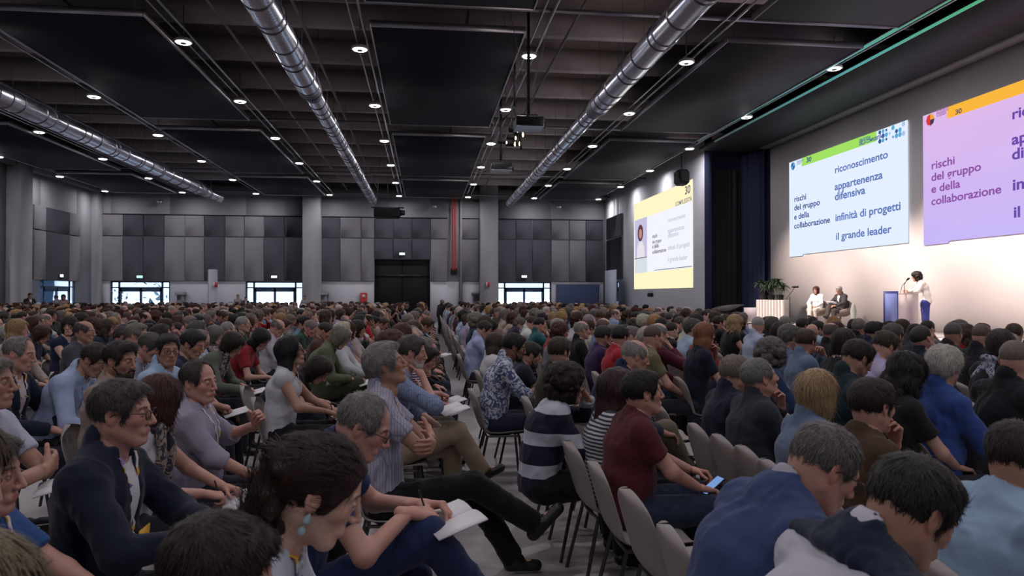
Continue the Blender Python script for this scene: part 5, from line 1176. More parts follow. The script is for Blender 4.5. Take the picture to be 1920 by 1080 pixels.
# ------------------------------------------------------------------ chairs
m, t, b = nt('shell_plastic'); b.inputs['Base Color'].default_value = (.29, .25, .24, 1); b.inputs['Roughness'].default_value = .45; M_shell = m
M_leg = mat('chair_leg_metal', (.10, .095, .10), .35, metal=.9); M_chrome = mat('chrome', (.6, .6, .62), .15, metal=1)
def shell_mesh(n=15, mrow=26):
    prof = [(.235, .425), (.215, .445), (.12, .440), (.0, .428), (-.10, .432), (-.165, .455), (-.205, .515), (-.232, .60), (-.262, .70), (-.292, .80), (-.300, .835)]
    cum = [0]
    for i in range(1, len(prof)): cum.append(cum[-1]+math.dist(prof[i], prof[i-1]))
    V = []; T = cum[-1]
    def at(s_):
        for i in range(1, len(prof)):
            if s_ <= cum[i]+1e-9: k = (s_-cum[i-1])/(cum[i]-cum[i-1]); return [prof[i-1][j]*(1-k)+prof[i][j]*k for j in (0, 1)]
    for r in range(mrow):
        v = r/(mrow-1); s_ = v*T; x, z = at(s_)
        w = .215+.012*math.sin(math.pi*min(1, v*1.6)); e = max(0, (v-.80)/.20); w *= math.sqrt(max(0, 1-e**2.6))*.98+.02; e2 = max(0, (.10-v)/.10); w *= 1-.12*e2**2
        back = min(1, max(0, (v-.42)/.2))
        for c in range(n):
            u = -1+2*c/(n-1); q = u*u
            V.append((x+back*.055*q, u*w, z+(1-back)*.030*q*q))
    F = [(r*n+c, r*n+c+1, (r+1)*n+c+1, (r+1)*n+c) for r in range(mrow-1) for c in range(n-1)]
    me = npmesh('seat_shell', V, F, True, [M_shell]); o = bpy.data.objects.new('tmp', me); COL.objects.link(o)
    md = o.modifiers.new('s', 'SOLIDIFY'); md.thickness = .009; md.offset = 0; bv = o.modifiers.new('b', 'SUBSURF'); bv.levels = 1; bv.render_levels = 1
    dg = bpy.context.evaluated_depsgraph_get(); me2 = bpy.data.meshes.new_from_object(o.evaluated_get(dg)); bpy.data.objects.remove(o); me2.polygons.foreach_set('use_smooth', np.ones(len(me2.polygons), bool)); me2.name = 'seat_shell'; return me2
def mesh_of(mb, name, m, smooth=True):
    o = mb.build(name, m, smooth=smooth); me = o.data; bpy.data.objects.remove(o); return me
CH_SHELL = shell_mesh()
LEGP = [((.16, s_*.17, .415), (.205, s_*.215, .0)) for s_ in (-1, 1)]+[((-.13, s_*.17, .415), (-.225, s_*.215, .0)) for s_ in (-1, 1)]
CH_LEG = [mesh_of(MB().tube([a, b_], .0115, 8), 'leg', M_leg) for a, b_ in LEGP]
CH_FRAME = mesh_of(MB().tube([(.16, -.17, .415), (.17, 0, .412), (.16, .17, .415), (-.13, .17, .415), (-.14, 0, .412), (-.13, -.17, .415), (.16, -.17, .415)], .0105, 8), 'seat_frame', M_leg)
NCH = [0]
def chair(loc, rz, label, near=True, group='grey plastic shell chairs of the audience'):
    c = empty('shell_chair', loc, rz, label, 'chair', group); link('seat_shell', CH_SHELL, c); link('seat_frame', CH_FRAME, c); NCH[0] += 1
    for m_ in CH_LEG: link('leg', m_, c)
    return c
# ---- props
def notebook(M, label, w=.15, l=.21, lined=True, parent=None):
    e = empty('notebook', (0, 0, 0), 0, label, 'notebook', 'notebooks and papers held in laps'); e.matrix_world = M
    for s_ in (-1, 1):
        mb = MB(); pts = []; nn = 7
        for i in range(nn): u = i/(nn-1); pts.append((u*w*s_, .012*math.sin(u*math.pi)*(1-.3*u)+u*.004))
        vs = [(-l/2, y, z) for y, z in pts]+[(l/2, y, z) for y, z in pts]+[(-l/2, y, z-.006) for y, z in pts]+[(l/2, y, z-.006) for y, z in pts]
        fs = [(i, i+1, nn+i+1, nn+i) for i in range(nn-1)]+[(2*nn+i, 3*nn+i, 3*nn+i+1, 2*nn+i+1) for i in range(nn-1)]+[(i, 2*nn+i, 2*nn+i+1, i+1) for i in range(nn-1)]+[(nn+i, nn+i+1, 3*nn+i+1, 3*nn+i) for i in range(nn-1)]+[(nn-1, 2*nn-1+nn*0+0+nn*0, 4*nn-1, 3*nn-1), (0, nn, 3*nn, 2*nn)]
        fs[-2] = (nn-1, 3*nn-1, 4*nn-1, 2*nn-1)
        mb.add(vs, fs); mb.build('page', M_paper, e, smooth=False)
    return e
def device(M, label, w=.075, l=.15, glow=(.25, .45, .9), s_=.7):
    e = empty('phone' if w < .1 else 'tablet', (0, 0, 0), 0, label, 'phone' if w < .1 else 'tablet'); e.matrix_world = M
    MB().bbox((-l/2, -w/2, -.005), (l/2, w/2, .004), .004).build('case', M_blkgl, e); MB().box((-l/2+.008, -w/2+.005, .004), (l/2-.008, w/2-.005, .0052)).build('screen', emis('phone_screen', glow, s_), e); return e
def pen_at(fig, M, label):
    Mh, s_, hp = fig['hands'][0]; p = Mh[:3, 3]+Mh[:3, :3]@np.array([.11, .02, -.045]); d = Mh[:3, :3]@unit((-.55, .15, .8)); a = M @ Vector(p); q = M @ Vector(p+d*.14)
    e = tag(MB().tube([a, a+(q-a)*.08, q], [.001, .004, .004], 8).build('pen', M_pen, smooth=True), label, 'pen', 'pens in hands')

VIEW = []
PEOPLE = []   # (x, y) of everybody seated so far
def person(px, yt, short, pose, look, zc=None, zt=None, X=None, prop=None, lod=None, rz=0.0, chr_=True, where=''):
    """px: column of the head, yt: image row of the hair top. One of zc (depth), zt (head-top height) or X (seat row) fixes the distance"""
    pose = dict(pose); top = .0
    hh = {'short': .01, 'crop': .0, 'rim': -.0, 'receding': .003, 'curly': .03, 'bun': .02, 'greyfull': .02, 'wavy': .022, 'long': .02}.get(look.get('hair'), .015)
    r = ray(px, yt)
    if zc is None: zc = (zt-CAMH)/r.z if zt is not None else (X+.03)/r.x
    H = Vector((0, 0, CAMH))+r*zc
    want = H.z-hh
    pose['s'] = 1.0; 
    for _ in range(3): o = top_of(pose); pose['s'] = min(1.12, max(.84, pose['s']*(want-.54)/(o[2]-.54)))
    o = top_of(pose); off = rotz(o, rz); loc = (H.x-off[0], H.y-off[1], 0)
    lod = 'mid' if zc > 5.0 and lod != 'near' else (lod or 'near')
    if 'arms' not in pose and pose.get('stand'): pose['arms'] = ('side', 'side')
    fig = make_figure(pose, lod, int(px*7+yt) % 997)
    look.setdefault('tcol', (.03, .035, .06))
    p = build_person(fig, loc, rz, look, short+where, 'seated audience', lod=lod)
    p['category'] = 'person'
    PEOPLE.append((loc[0], loc[1])); VIEW.append((px, zc))
    M = Matrix.Translation(loc) @ Matrix.Rotation(rz, 4, 'Z')
    if look.get('scarf'):
        nb, lat, fw, ch, wa = fig['neckb'], fig['lat'], fig['fw'], fig['chest'], fig['waist']; P = []
        ring = [nb+lat*.078*math.sin(a)+fw*(.085*math.cos(a)-.008)+np.array([0, 0, .022-.03*math.cos(a)]) for a in np.linspace(0, 2*math.pi, 9)]
        P += [cone(ring[i], ring[i+1], .021, .021, .02) for i in range(8)]
        if look.get('scarfdown', True):
            for s_ in (-1, 1): q = [nb+fw*.09+lat*s_*.06, ch+fw*.15+lat*s_*.075, wa+fw*.16+lat*s_*.07]; P += [cone(q[0], q[1], .034, .036, .02, (fw, .55)), cone(q[1], q[2], .036, .03, .02, (fw, .55))]
        else:
            for s_ in (-1, 1): P += [cone(nb-fw*.06, nb-fw*.10+lat*s_*.09-np.array([0, 0, .13]), .05, .05, .03, (fw, .6))]
        v, f = Vol(P, .008).mesh(); link('scarf', npmesh('scarf', wrinkle(v, f, .006, 5), f, True, [PATT['floral'] if look.get('scarf') == 'floral' else M_cloth]), p, color=look.get('scol', (.12, .09, .08)))
    if look.get('drape'):
        tr, up, nb, fw, ch, wa = fig['tr'], fig['up'], fig['neckb'], fig['fw'], fig['chest'], fig['waist']; low = look['drape']
        P = inflate(tr[1:6], .030)+[cone(nb-up*.02, nb+up*.03-fw*.01, .092, .084, .03), half(ch*(1-low)+wa*low if low > 0 else ch*(1+low)-nb*low, -up, .02), dict(cone(nb-up*.02+fw*.03, nb+up*.16+fw*.05, .070, .11, .01), cut=True), dict(cone(nb+fw*.10, wa+fw*.22, .05, .07, .01), cut=True)]
        v, f = Vol(P, .009).mesh(); link('draped_pullover', npmesh('draped_pullover', wrinkle(v, f, .010, 8), f, True, [M_cloth]), p, color=look['dcol'])
    if look.get('earring'):
        e = MB()
        for s_ in (-1, 1): e.lathe([(0, -.075), (.008, -.072), (.010, -.064), (.006, -.056), (.002, -.054), (.001, -.048), (.009, -.044), (.010, -.036), (.004, -.026), (.001, -.022), (.0, -.02)], 10, (-.006, s_*.083, -.012))
        e.build('earring', mat('pearl', (.35, .5, .52), .25), p, M=fig['headM'], smooth=True)
    if prop:
        kind, ptext = prop; ws = [np.array(h[0][:3, 3]) for h in fig['hands']]; fd = [h[0][:3, 0] for h in fig['hands']]
        if kind == 'notebook':
            c = (ws[0]+ws[1])/2+np.array([.13, 0, -.045]); c[0] = max(c[0], .33)
            Mn = M @ Matrix.Translation(c) @ Euler((0, math.radians(-14), math.radians(20))).to_matrix().to_4x4(); notebook(Mn, ptext)
            if fig['hands'][0][2] == 'pen': pen_at(fig, M, 'dark pen of the '+' '.join(short.split()[:12]))
        elif kind == 'phone': c = ws[0]+fd[0]*.10+np.array([0, .02, .02]); device(M @ Matrix.Translation(c) @ Euler((0, math.radians(-35), math.radians(10))).to_matrix().to_4x4(), ptext)
        elif kind == 'tablet': c = (ws[0]+ws[1])/2+np.array([.14, 0, .02]); device(M @ Matrix.Translation(c) @ Euler((0, math.radians(-20), .1)).to_matrix().to_4x4(), ptext, .17, .24)
    if chr_:
        chair((loc[0], loc[1], 0), rz, 'grey shell chair under '+' '.join(short.replace(' in a ', ' in ').replace(',', '').split()[:11]), zc < 9)
        CHAIRS.append((loc[0], loc[1]))
    for n_, q in PLIST:
        if math.dist(q, loc[:2]) < .42: print('CLOSE', round(math.dist(q, loc[:2]), 2), short[:40], '|', n_[:40], [round(v, 2) for v in (*q, *loc[:2])])
    PLIST.append((short, loc[:2]))
    return p
CHAIRS = []; PLIST = []
S_ = SKIN; H_ = HCOL
NAVY = (.018, .024, .060); BLACK = (.012, .012, .014); WHITE = (.62, .62, .66); LBLUE = (.34, .42, .62); DENIM = (.12, .17, .27); GREY = (.14, .14, .16); LAV = (.30, .28, .37)
# ---- left block, front rows
person(232, 703, 'man with brown glasses in a navy blazer over white shirt', dict(sex='m', top='jacket', arms=(((.34, -.12, .80), (-.3, -1, -.6), 'hold', (.9, .35, .1), (0, .3, -1)), ((.36, -.06, .78), (-.3, -1, -.6), 'relax', (.9, .4, .1), (0, .2, -1))), head=(0, 2, 0), lean=-3, bend=14, fat=1.05), dict(hair='short', hcol=(.05, .04, .037), tcol=(.012, .016, .035), specs=1, lanyard='badge', skin=S_['rosy'], icol=(.6, .6, .66)), X=-1.17, prop=('tablet', 'dark tablet held by the man in the navy blazer'))
person(303, 697, 'woman in a white sleeveless top with patterned scarf, writing', dict(sex='f', top='sleeveless', arms=('write', 'hold'), head=(58, 8, 0), lean=6, bend=14), dict(hair='bob', hcol=H_['auburn'], tcol=(.55, .53, .60), skin=S_['rosy'], scarf='floral', scol=(.30, .24, .20)), X=-1.17, zc=3.65, prop=('notebook', 'lined notebook the woman with the patterned scarf writes in'))
person(374, 672, 'man in a greyish lavender shirt resting his raised fist', dict(sex='m', top='rolled', arms=('lap', ((.24, -.20, .90), (-.2, -1, -.9), 'fist', (.5, .5, .7), (-.6, .3, -.5))), head=(-22, 3, 4), lean=-6, bend=8, fat=1.08), dict(hair='receding', hcol=(.04, .032, .03), tcol=LAV, skin=S_['rosy'], lanyard='n'), zc=4.2)
person(612, 800, 'woman with auburn pinned-up hair, earring and pale blue top, head bowed', dict(sex='f', top='tee', arms=('write', 'lap'), head=(6, 26, 0), lean=8, bend=16), dict(hair='bun', hcol=(.030, .012, .010), tcol=(.50, .56, .66), skin=S_['pale'], lanyard='n', earring=1), zc=1.72, prop=('notebook', 'white notebook at the bottom edge on the lap of the woman with earring'))
person(424, 952, 'person with smooth dark brown hair at the bottom edge', dict(sex='m', top='sweater', arms=('lap', 'lap'), head=(15, 18, 0), lean=6, bend=14), dict(hair='short', hcol=(.018, .009, .007), tcol=BLACK, skin=S_['rosy']), zc=1.42)
person(-30, 800, 'man cut by the left edge in blue polo with yellow badge', dict(sex='m', top='polo', arms=('hold', 'hold'), head=(5, 4, 0), lean=-8, bend=14, fat=1.08), dict(hair='short', hcol=H_['dark grey'], tcol=(.03, .085, .25), skin=S_['rosy'], lanyard='badge'), zc=2.15, prop=('notebook', 'white notepad held by the man in the blue polo'))
person(-45, 985, 'person with fair hair at the bottom left corner', dict(sex='f', top='shirt', arms=('lap', 'lap'), head=(0, 5, 0)), dict(hair='bob', hcol=(.16, .12, .07), tcol=BLACK, skin=S_['pale'], lanyard='n'), zc=1.22)
person(690, 735, 'grey-haired man with glasses and navy polo, writing', dict(sex='m', top='polo', arms=(((.33, -.06, .86), (-.3, -1, -.7), 'pen', (.8, .6, -.2), (-.2, .2, -1)), ((.36, -.12, .84), (-.3, -1, -.6), 'hold', (.9, .4, .1), (0, .3, -1))), head=(-4, 26, 0), lean=8, bend=22, legs=[((.48, .02, .76), (.70, -.06, .46), (.84, -.08, .44)), ((.42, .13, .53), (.44, .14, .09), (.58, .15, .04))]), dict(hair='receding', hcol=(.17, .155, .15), tcol=(.022, .038, .12), lcol=(.018, .028, .085), skin=S_['rosy'], specs=1, lanyard='n'), zc=2.80, prop=('notebook', 'open white notebook on the knee of the man in navy polo'))
person(722, 632, 'silver-haired man looking up, arms folded over a striped short-sleeved shirt', dict(sex='m', top='polo', arms=('cross', 'cross'), head=(0, -16, 0), lean=-6, bend=12, legs='stretch'), dict(hair='greyfull', hcol=(.22, .205, .205), tcol=(.42, .40, .48), patt='check', lcol=(.008, .008, .010), skin=S_['tan'], lanyard='n'), zc=4.15)
person(774, 617, 'grey-bearded man in a blue check shirt and khaki trousers', dict(sex='m', top='rolled', arms=('chin', 'lap'), head=(0, 8, 0), lean=2, bend=16, legs='crossed'), dict(hair='short', hcol=(.06, .05, .045), beard=1, bcol=(.35, .34, .33), tcol=(.24, .29, .42), patt='check', lcol=(.26, .20, .14), skin=S_['rosy'], lanyard='n'), zc=5.4, prop=('notebook', 'white notebook on the khaki knee of the grey-bearded man'))
person(546, 625, 'woman with long black hair, glasses and white sleeveless top', dict(sex='f', top='sleeveless', arms=('write', 'hold'), head=(-4, -10, 0), lean=3, bend=8), dict(hair='long', hcol=H_['black'], tcol=(.50, .50, .55), lcol=(.008, .008, .01), skin=S_['tan'], specs=1, lanyard='n'), X=-1.17, prop=('notebook', 'white notebook the woman with long black hair writes in'), lod='near')
person(602, 667, 'woman with dark bob bowed low beside the long-haired woman', dict(sex='f', top='tee', arms=('write', 'lap'), head=(-15, 45, 0), lean=28, bend=30), dict(hair='bob', hcol=H_['dark brown'], tcol=BLACK, skin=S_['fair']), zc=6.9, lod='mid')
person(642, 608, 'woman with grey bob and sage green cardigan, reading', dict(sex='f', top='sweater', arms=('write', 'hold'), head=(-5, 36, 0), lean=10, bend=20, legs='crossed'), dict(hair='bob', hcol=(.20, .18, .15), tcol=(.10, .12, .07), lcol=(.05, .055, .035), skin=S_['fair']), zc=8.4, prop=('notebook', 'white notebook of the woman in the sage cardigan'))
person(182, 618, 'dark-haired man in light blue shirt, head bowed', dict(sex='m', top='shirt', arms=('lap', 'lap'), head=(-12, 32, 0), lean=12, bend=20, fat=1.05), dict(hair='short', hcol=H_['dark brown'], tcol=(.34, .42, .62), skin=S_['tan'], lanyard='n'), X=-2.07, zc=5.6)
person(228, 634, 'man with short dark beard and beige shirt', dict(sex='m', top='tee', arms=('lap', 'lap'), head=(-18, 8, 0), lean=2, stubble=1), dict(hair='quiff', hcol=H_['dark brown'], beard=1, bcol=(.03, .02, .015), tcol=(.26, .20, .17), skin=S_['tan'], lanyard='n'), X=-2.07)
person(315, 622, 'man in glasses and light blue shirt turned toward us', dict(sex='m', top='shirt', arms=('lap', 'cross'), head=(-48, 6, 0), twist=-10), dict(hair='short', hcol=H_['black'], tcol=(.32, .45, .62), skin=S_['tan'], specs=1), X=-2.07)
person(258, 602, 'grey-haired man with glasses and small check shirt', dict(sex='m', top='shirt', arms=('lap', 'lap'), head=(0, 2, 0), fat=1.08), dict(hair='short', hcol=H_['grey'], tcol=(.34, .36, .42), patt='check', specs=1, skin=S_['rosy']), X=-2.97)
person(285, 620, 'man with greying hair leaning behind the bearded man', dict(sex='m', top='shirt', arms=('lap', 'lap'), head=(-6, 30, 0), lean=14), dict(hair='short', hcol=H_['dark grey'], tcol=(.28, .32, .42), skin=S_['rosy'], lanyard='n'), X=-2.07, zc=6.5)
person(364, 615, 'dark-haired man in navy shirt beside the man in glasses', dict(sex='m', top='tee', arms=('write', 'lap'), head=(-14, 20, 0), lean=6), dict(hair='short', hcol=H_['black'], tcol=NAVY, skin=S_['tan']), X=-2.07, prop=('notebook', 'notebook of the dark-haired man in navy shirt'))
person(440, 612, 'woman with dark bob and grey-green cardigan, bent over', dict(sex='f', top='sweater', arms=('hold', 'write'), head=(-10, 38, 0), lean=16, bend=20), dict(hair='bob', hcol=H_['dark brown'], tcol=(.11, .12, .10), scarf='floral', scol=(.4, .28, .28), skin=S_['fair']), X=-2.07, prop=('notebook', 'white papers of the woman in the grey-green cardigan'))
person(492, 615, 'woman with long black hair and red top, bent over her lap', dict(sex='f', top='tee', arms=('write', 'lap'), head=(-15, 42, 0), lean=14, bend=20), dict(hair='straightlong', hcol=H_['black'], tcol=(.25, .02, .03), skin=S_['fair']), X=-1.17, zc=8.6)
person(40, 628, 'grey-haired man in navy suit at the left edge, writing', dict(sex='m', top='jacket', arms=('write', 'hold'), head=(0, 12, 0), lean=4, fat=1.08), dict(hair='receding', hcol=(.17, .155, .15), tcol=(.013, .018, .04), icol=(.6, .5, .48), skin=S_['rosy'], lanyard='n'), X=-2.97, prop=('notebook', 'white notebook of the grey-haired man in navy suit'))
person(-18, 642, 'person cut by the left edge with folded arms, pale shirt', dict(sex='m', top='polo', arms=('cross', 'cross'), head=(0, 0, 0)), dict(hair='short', hcol=H_['grey'], tcol=(.42, .45, .55), skin=S_['tan']), X=-2.07, prop=('notebook', 'notebook lying on the lap of the person with folded arms'))
person(-70, 720, 'person outside the left edge writing on a dark tablet', dict(sex='f', top='tee', arms=('write', 'hold'), head=(0, 20, 0), lean=8, legs='crossed'), dict(hair='bob', hcol=H_['brown'], tcol=(.03, .06, .16), lcol=(.035, .035, .045), skin=S_['pale']), X=-1.17, prop=('tablet', 'dark clipboard tablet at the left edge'))
person(130, 590, 'woman facing the camera in a dark dress, far left rows', dict(sex='f', top='sleeveless', arms=('lap', 'cross'), head=(-66, 2, 0), twist=-20), dict(hair='fringe', hcol=H_['dark brown'], tcol=NAVY, skin=S_['pale']), X=-4.77)
person(35, 592, 'woman with long blond hair near the left edge', dict(sex='f', top='shirt', arms=('lap', 'lap'), head=(10, 2, 0)), dict(hair='straightlong', hcol=(.30, .19, .09), tcol=(.40, .33, .30), skin=S_['fair']), X=-4.77)
person(160, 597, 'bald man in front of a bright red shirt', dict(sex='m', top='jacket', arms=('lap', 'lap'), head=(0, 5, 0)), dict(hair='rim', hcol=H_['dark grey'], tcol=(.06, .06, .075), skin=S_['tan']), X=-3.87)
person(523, 598, 'nearly bald man with glasses and white shirt, looking down', dict(sex='m', top='shirt', arms=('lap', 'lap'), head=(-6, 26, 0)), dict(hair='rim', hcol=H_['grey'], tcol=(.50, .48, .54), skin=S_['rosy'], specs=1), zc=10.5)
person(612, 604, 'dark-haired man in burgundy shirt, head bowed', dict(sex='m', top='tee', arms=('lap', 'lap'), head=(-10, 30, 0)), dict(hair='crop', hcol=H_['dark brown'], tcol=(.09, .04, .035), skin=S_['tan']), zc=10.0)
# ---- right block, front rows
person(1206, 688, 'dark-haired man in a maroon t-shirt', dict(sex='m', top='tee', arms=('lap', 'hold'), head=(2, -4, 0), lean=3, bend=10, fat=1.06), dict(hair='short', hcol=(.014, .010, .010), tcol=(.085, .016, .022), lcol=(.02, .03, .06), skin=S_['rosy'], lanyard='n', stubble=1), X=1.18, chr_=False, prop=('phone', 'glowing blue phone on the lap of the man in maroon'))
person(1162, 705, 'woman with long reddish brown hair and striped top', dict(sex='f', top='tee', arms=('lap', 'lap'), head=(10, 8, 0), lean=0), dict(hair='long', hcol=(.035, .012, .012), tcol=(.55, .55, .6), patt='stripe', skin=S_['fair']), zc=4.35, chr_=False)
person(1066, 672, 'woman with curly dark hair and glasses, hand at her mouth', dict(sex='f', top='sweater', arms=('lap', 'mouth'), head=(-4, 6, 0), lean=8, bend=14), dict(hair='curly', hcol=(.016, .009, .008), tcol=(.48, .50, .58), patt='band', lcol=BLACK, skin=S_['fair'], specs=1), zc=4.55, chr_=False)
person(966, 622, 'bearded dark-haired man in blue and white floral shirt', dict(sex='m', top='rolled', arms=('phone', 'hold'), head=(0, 14, 0), lean=4, bend=16), dict(hair='short', hcol=(.012, .010, .010), beard=1, bcol=(.015, .011, .01), tcol=(.52, .54, .62), patt='floral', lcol=(.02, .025, .05), skin=S_['brown']), zc=6.7, prop=('phone', 'phone held by the man in the floral shirt'), lod='near')
person(998, 640, 'man with short beard beyond the man in the floral shirt', dict(sex='m', top='tee', arms=('lap', 'hold'), head=(0, 20, 0), lean=10, stubble=1), dict(hair='short', hcol=(.02, .014, .012), beard=1, bcol=(.03, .02, .015), tcol=(.02, .02, .035), skin=S_['tan']), zc=7.3)
person(930, 622, 'person with long brown hair and white blouse, leaning back', dict(sex='f', top='shirt', arms=('lap', 'lap'), head=(20, 8, 0), lean=-8), dict(hair='straightlong', hcol=(.045, .028, .02), tcol=(.58, .57, .60), skin=S_['fair']), zc=8.3)
person(910, 600, 'dark-haired man in pale blue shirt by the aisle, head bowed', dict(sex='m', top='shirt', arms=('phone', 'lap'), head=(-5, 28, 0), lean=5), dict(hair='short', hcol=(.03, .02, .018), tcol=(.32, .38, .58), lcol=(.02, .02, .04), skin=S_['fair']), zc=10.6)
person(1047, 595, 'grey-haired man with glasses in a red shirt', dict(sex='m', top='polo', arms=('lap', 'lap'), head=(0, 2, 0)), dict(hair='short', hcol=H_['silver'], tcol=(.32, .015, .02), skin=S_['rosy'], specs=1), zc=10.8)
person(1050, 628, 'person with brown hair and olive top behind the red shirt', dict(sex='f', top='tee', arms=('lap', 'lap'), head=(35, 2, 0)), dict(hair='short', hcol=(.03, .022, .014), tcol=(.04, .038, .022), skin=S_['fair']), zc=6.2)
person(1092, 600, 'balding grey man in a black shirt, right of the red shirt', dict(sex='m', top='shirt', arms=('lap', 'lap'), head=(10, 0, 0)), dict(hair='rim', hcol=H_['silver'], tcol=BLACK, skin=S_['rosy']), zc=9.6)
person(1133, 608, 'dark-haired person in a purple sweater', dict(sex='m', top='sweater', arms=('chin', 'lap'), head=(10, 6, 0)), dict(hair='short', hcol=(.025, .022, .022), tcol=(.045, .022, .075), skin=S_['tan']), zc=8.6)
person(1164, 608, 'dark-haired person in a bright red t-shirt', dict(sex='m', top='tee', arms=('lap', 'lap'), head=(32, 4, 0)), dict(hair='short', hcol=(.014, .010, .010), tcol=(.34, .02, .03), skin=S_['rosy']), zc=8.2)
person(1194, 631, 'bald man with a navy jacket over his shoulders, khaki trousers', dict(sex='m', top='jacket', arms=('lap', 'lap'), head=(0, 16, 0), lean=8, bend=20, fat=1.12, legs='crossed'), dict(hair='rim', hcol=H_['silver'], tcol=(.012, .018, .05), icol=(.02, .03, .08), lcol=(.16, .13, .10), skin=S_['rosy']), zc=5.5, prop=None)
person(1226, 608, 'man with shaved head and olive t-shirt', dict(sex='m', top='tee', arms=('lap', 'lap'), head=(14, 4, 0), fat=1.1), dict(hair='crop', hcol=(.10, .07, .055), tcol=(.15, .14, .07), skin=S_['rosy']), X=2.06, zc=7.6)
person(1322, 601, 'woman with long strawberry blond hair in navy, hand at her cheek', dict(sex='f', top='tee', arms=('lap', 'chin'), head=(10, 0, 0)), dict(hair='straightlong', hcol=(.24, .10, .05), tcol=(.012, .014, .03), skin=S_['rosy']), X=2.94)
person(1380, 587, 'woman with curly blond hair and black dress', dict(sex='f', top='sleeveless', arms=('lap', 'lap'), head=(0, 4, 0)), dict(hair='wavy', hcol=(.36, .24, .12), tcol=BLACK, skin=S_['fair']), X=4.70)
person(1422, 592, 'bald grey man in a pale blue shirt, back to us', dict(sex='m', top='shirt', arms=('lap', 'lap'), head=(40, 4, 0), fat=1.06), dict(hair='crop', hcol=(.30, .28, .27), tcol=(.36, .42, .55), skin=S_['rosy']), X=4.70)
person(1448, 627, 'woman with frizzy grey hair', dict(sex='f', top='shirt', arms=('lap', 'lap'), head=(25, 4, 0)), dict(hair='curly', hcol=(.11, .095, .09), tcol=(.03, .05, .12), skin=S_['fair']), X=2.94)
person(1481, 605, 'grey-haired man with glasses in a blue denim shirt', dict(sex='m', top='shirt', arms=('lap', 'lap'), head=(10, 6, 0)), dict(hair='greyfull', hcol=(.10, .095, .09), tcol=(.10, .14, .22), specs=1, skin=S_['rosy']), X=3.82)
person(1513, 614, 'brown-haired woman in denim with her hand against her face', dict(sex='f', top='shirt', arms=('lap', 'mouth'), head=(28, 4, 0)), dict(hair='short', hcol=(.045, .026, .016), tcol=(.13, .18, .27), skin=S_['rosy']), X=3.82)
person(1559, 603, 'bald man in a black jacket, seen from behind', dict(sex='m', top='jacket', arms=('lap', 'lap'), head=(45, 3, 0)), dict(hair='rim', hcol=(.10, .08, .07), tcol=BLACK, icol=(.5, .5, .55), skin=S_['rosy']), X=4.70)
person(1583, 613, 'person with dark brown bob and black dress', dict(sex='f', top='sleeveless', arms=('lap', 'lap'), head=(30, 5, 0)), dict(hair='bob', hcol=(.02, .013, .012), tcol=BLACK, skin=S_['fair']), X=3.82)
person(1523, 604, 'bald man with rosy scalp behind the stage front row', dict(sex='m', top='shirt', arms=('lap', 'lap'), head=(38, 6, 0)), dict(hair=None, tcol=(.05, .05, .07), skin=S_['rosy']), X=5.58)
person(1524, 592, 'dark-haired man seated nearest to the stage chairs', dict(sex='m', top='shirt', arms=('lap', 'lap'), head=(35, 0, 0)), dict(hair='short', hcol=H_['black'], tcol=BLACK, skin=S_['tan']), X=7.34)
person(1612, 627, 'dark-haired man in dark teal shirt, holding up a phone', dict(sex='m', top='shirt', arms=('phone', 'phone'), head=(5, 26, 0), lean=4), dict(hair='short', hcol=(.02, .012, .01), tcol=(.012, .026, .035), skin=S_['tan']), X=2.94, prop=('phone', 'phone held by the man in dark teal'))
person(1640, 600, 'person with black hair turned to a neighbour, front right rows', dict(sex='m', top='shirt', arms=('lap', 'lap'), head=(-10, 6, 0)), dict(hair='quiff', hcol=H_['black'], tcol=NAVY, skin=S_['tan']), X=5.58)
person(1602, 596, 'person with black hair left of the lectern', dict(sex='f', top='shirt', arms=('lap', 'lap'), head=(40, 2, 0)), dict(hair='short', hcol=H_['black'], tcol=(.03, .04, .08), skin=S_['fair']), X=6.46)
person(1663, 613, 'brown-haired man in a lavender shirt', dict(sex='m', top='shirt', arms=('lap', 'lap'), head=(5, 24, 0), fat=1.08), dict(hair='short', hcol=(.04, .025, .018), tcol=(.42, .38, .56), skin=S_['rosy'], lanyard='n'), X=3.82)
person(1676, 601, 'grey-haired person in front of the lectern', dict(sex='m', top='shirt', arms=('lap', 'lap'), head=(20, 4, 0)), dict(hair='short', hcol=(.08, .07, .06), tcol=(.03, .04, .09), skin=S_['rosy']), X=4.70)
person(1703, 656, 'woman with voluminous dark wavy hair and glasses', dict(sex='f', top='tee', arms=('lap', 'lap'), head=(12, 22, 0)), dict(hair='wavy', hcol=(.012, .008, .008), tcol=BLACK, skin=S_['fair'], specs=1), X=2.94)
person(1728, 607, 'man with short dark hair looking up, dark shirt', dict(sex='m', top='shirt', arms=('lap', 'lap'), head=(8, -24, 0), fat=1.06), dict(hair='crop', hcol=(.03, .026, .024), tcol=(.02, .022, .035), skin=S_['rosy']), X=4.70)
person(1788, 603, 'man with close-cropped grey hair, dark jacket, back to us', dict(sex='m', top='jacket', arms=('lap', 'lap'), head=(25, 2, 0)), dict(hair='crop', hcol=(.08, .07, .062), tcol=(.02, .018, .025), skin=S_['tan'], specs=1), X=5.58)
person(1842, 606, 'man with clipped fair hair and black jacket', dict(sex='m', top='jacket', arms=('lap', 'lap'), head=(25, 6, 0)), dict(hair='crop', hcol=(.10, .075, .055), tcol=(.014, .014, .02), skin=S_['rosy']), X=5.58)
person(1876, 612, 'woman with brown bob and pale grey scarf', dict(sex='f', top='shirt', arms=('lap', 'lap'), head=(38, 6, 0)), dict(hair='bob', hcol=(.035, .022, .018), tcol=BLACK, scarf='floral', scarfdown=False, scol=(.35, .36, .42), skin=S_['fair']), X=4.70)
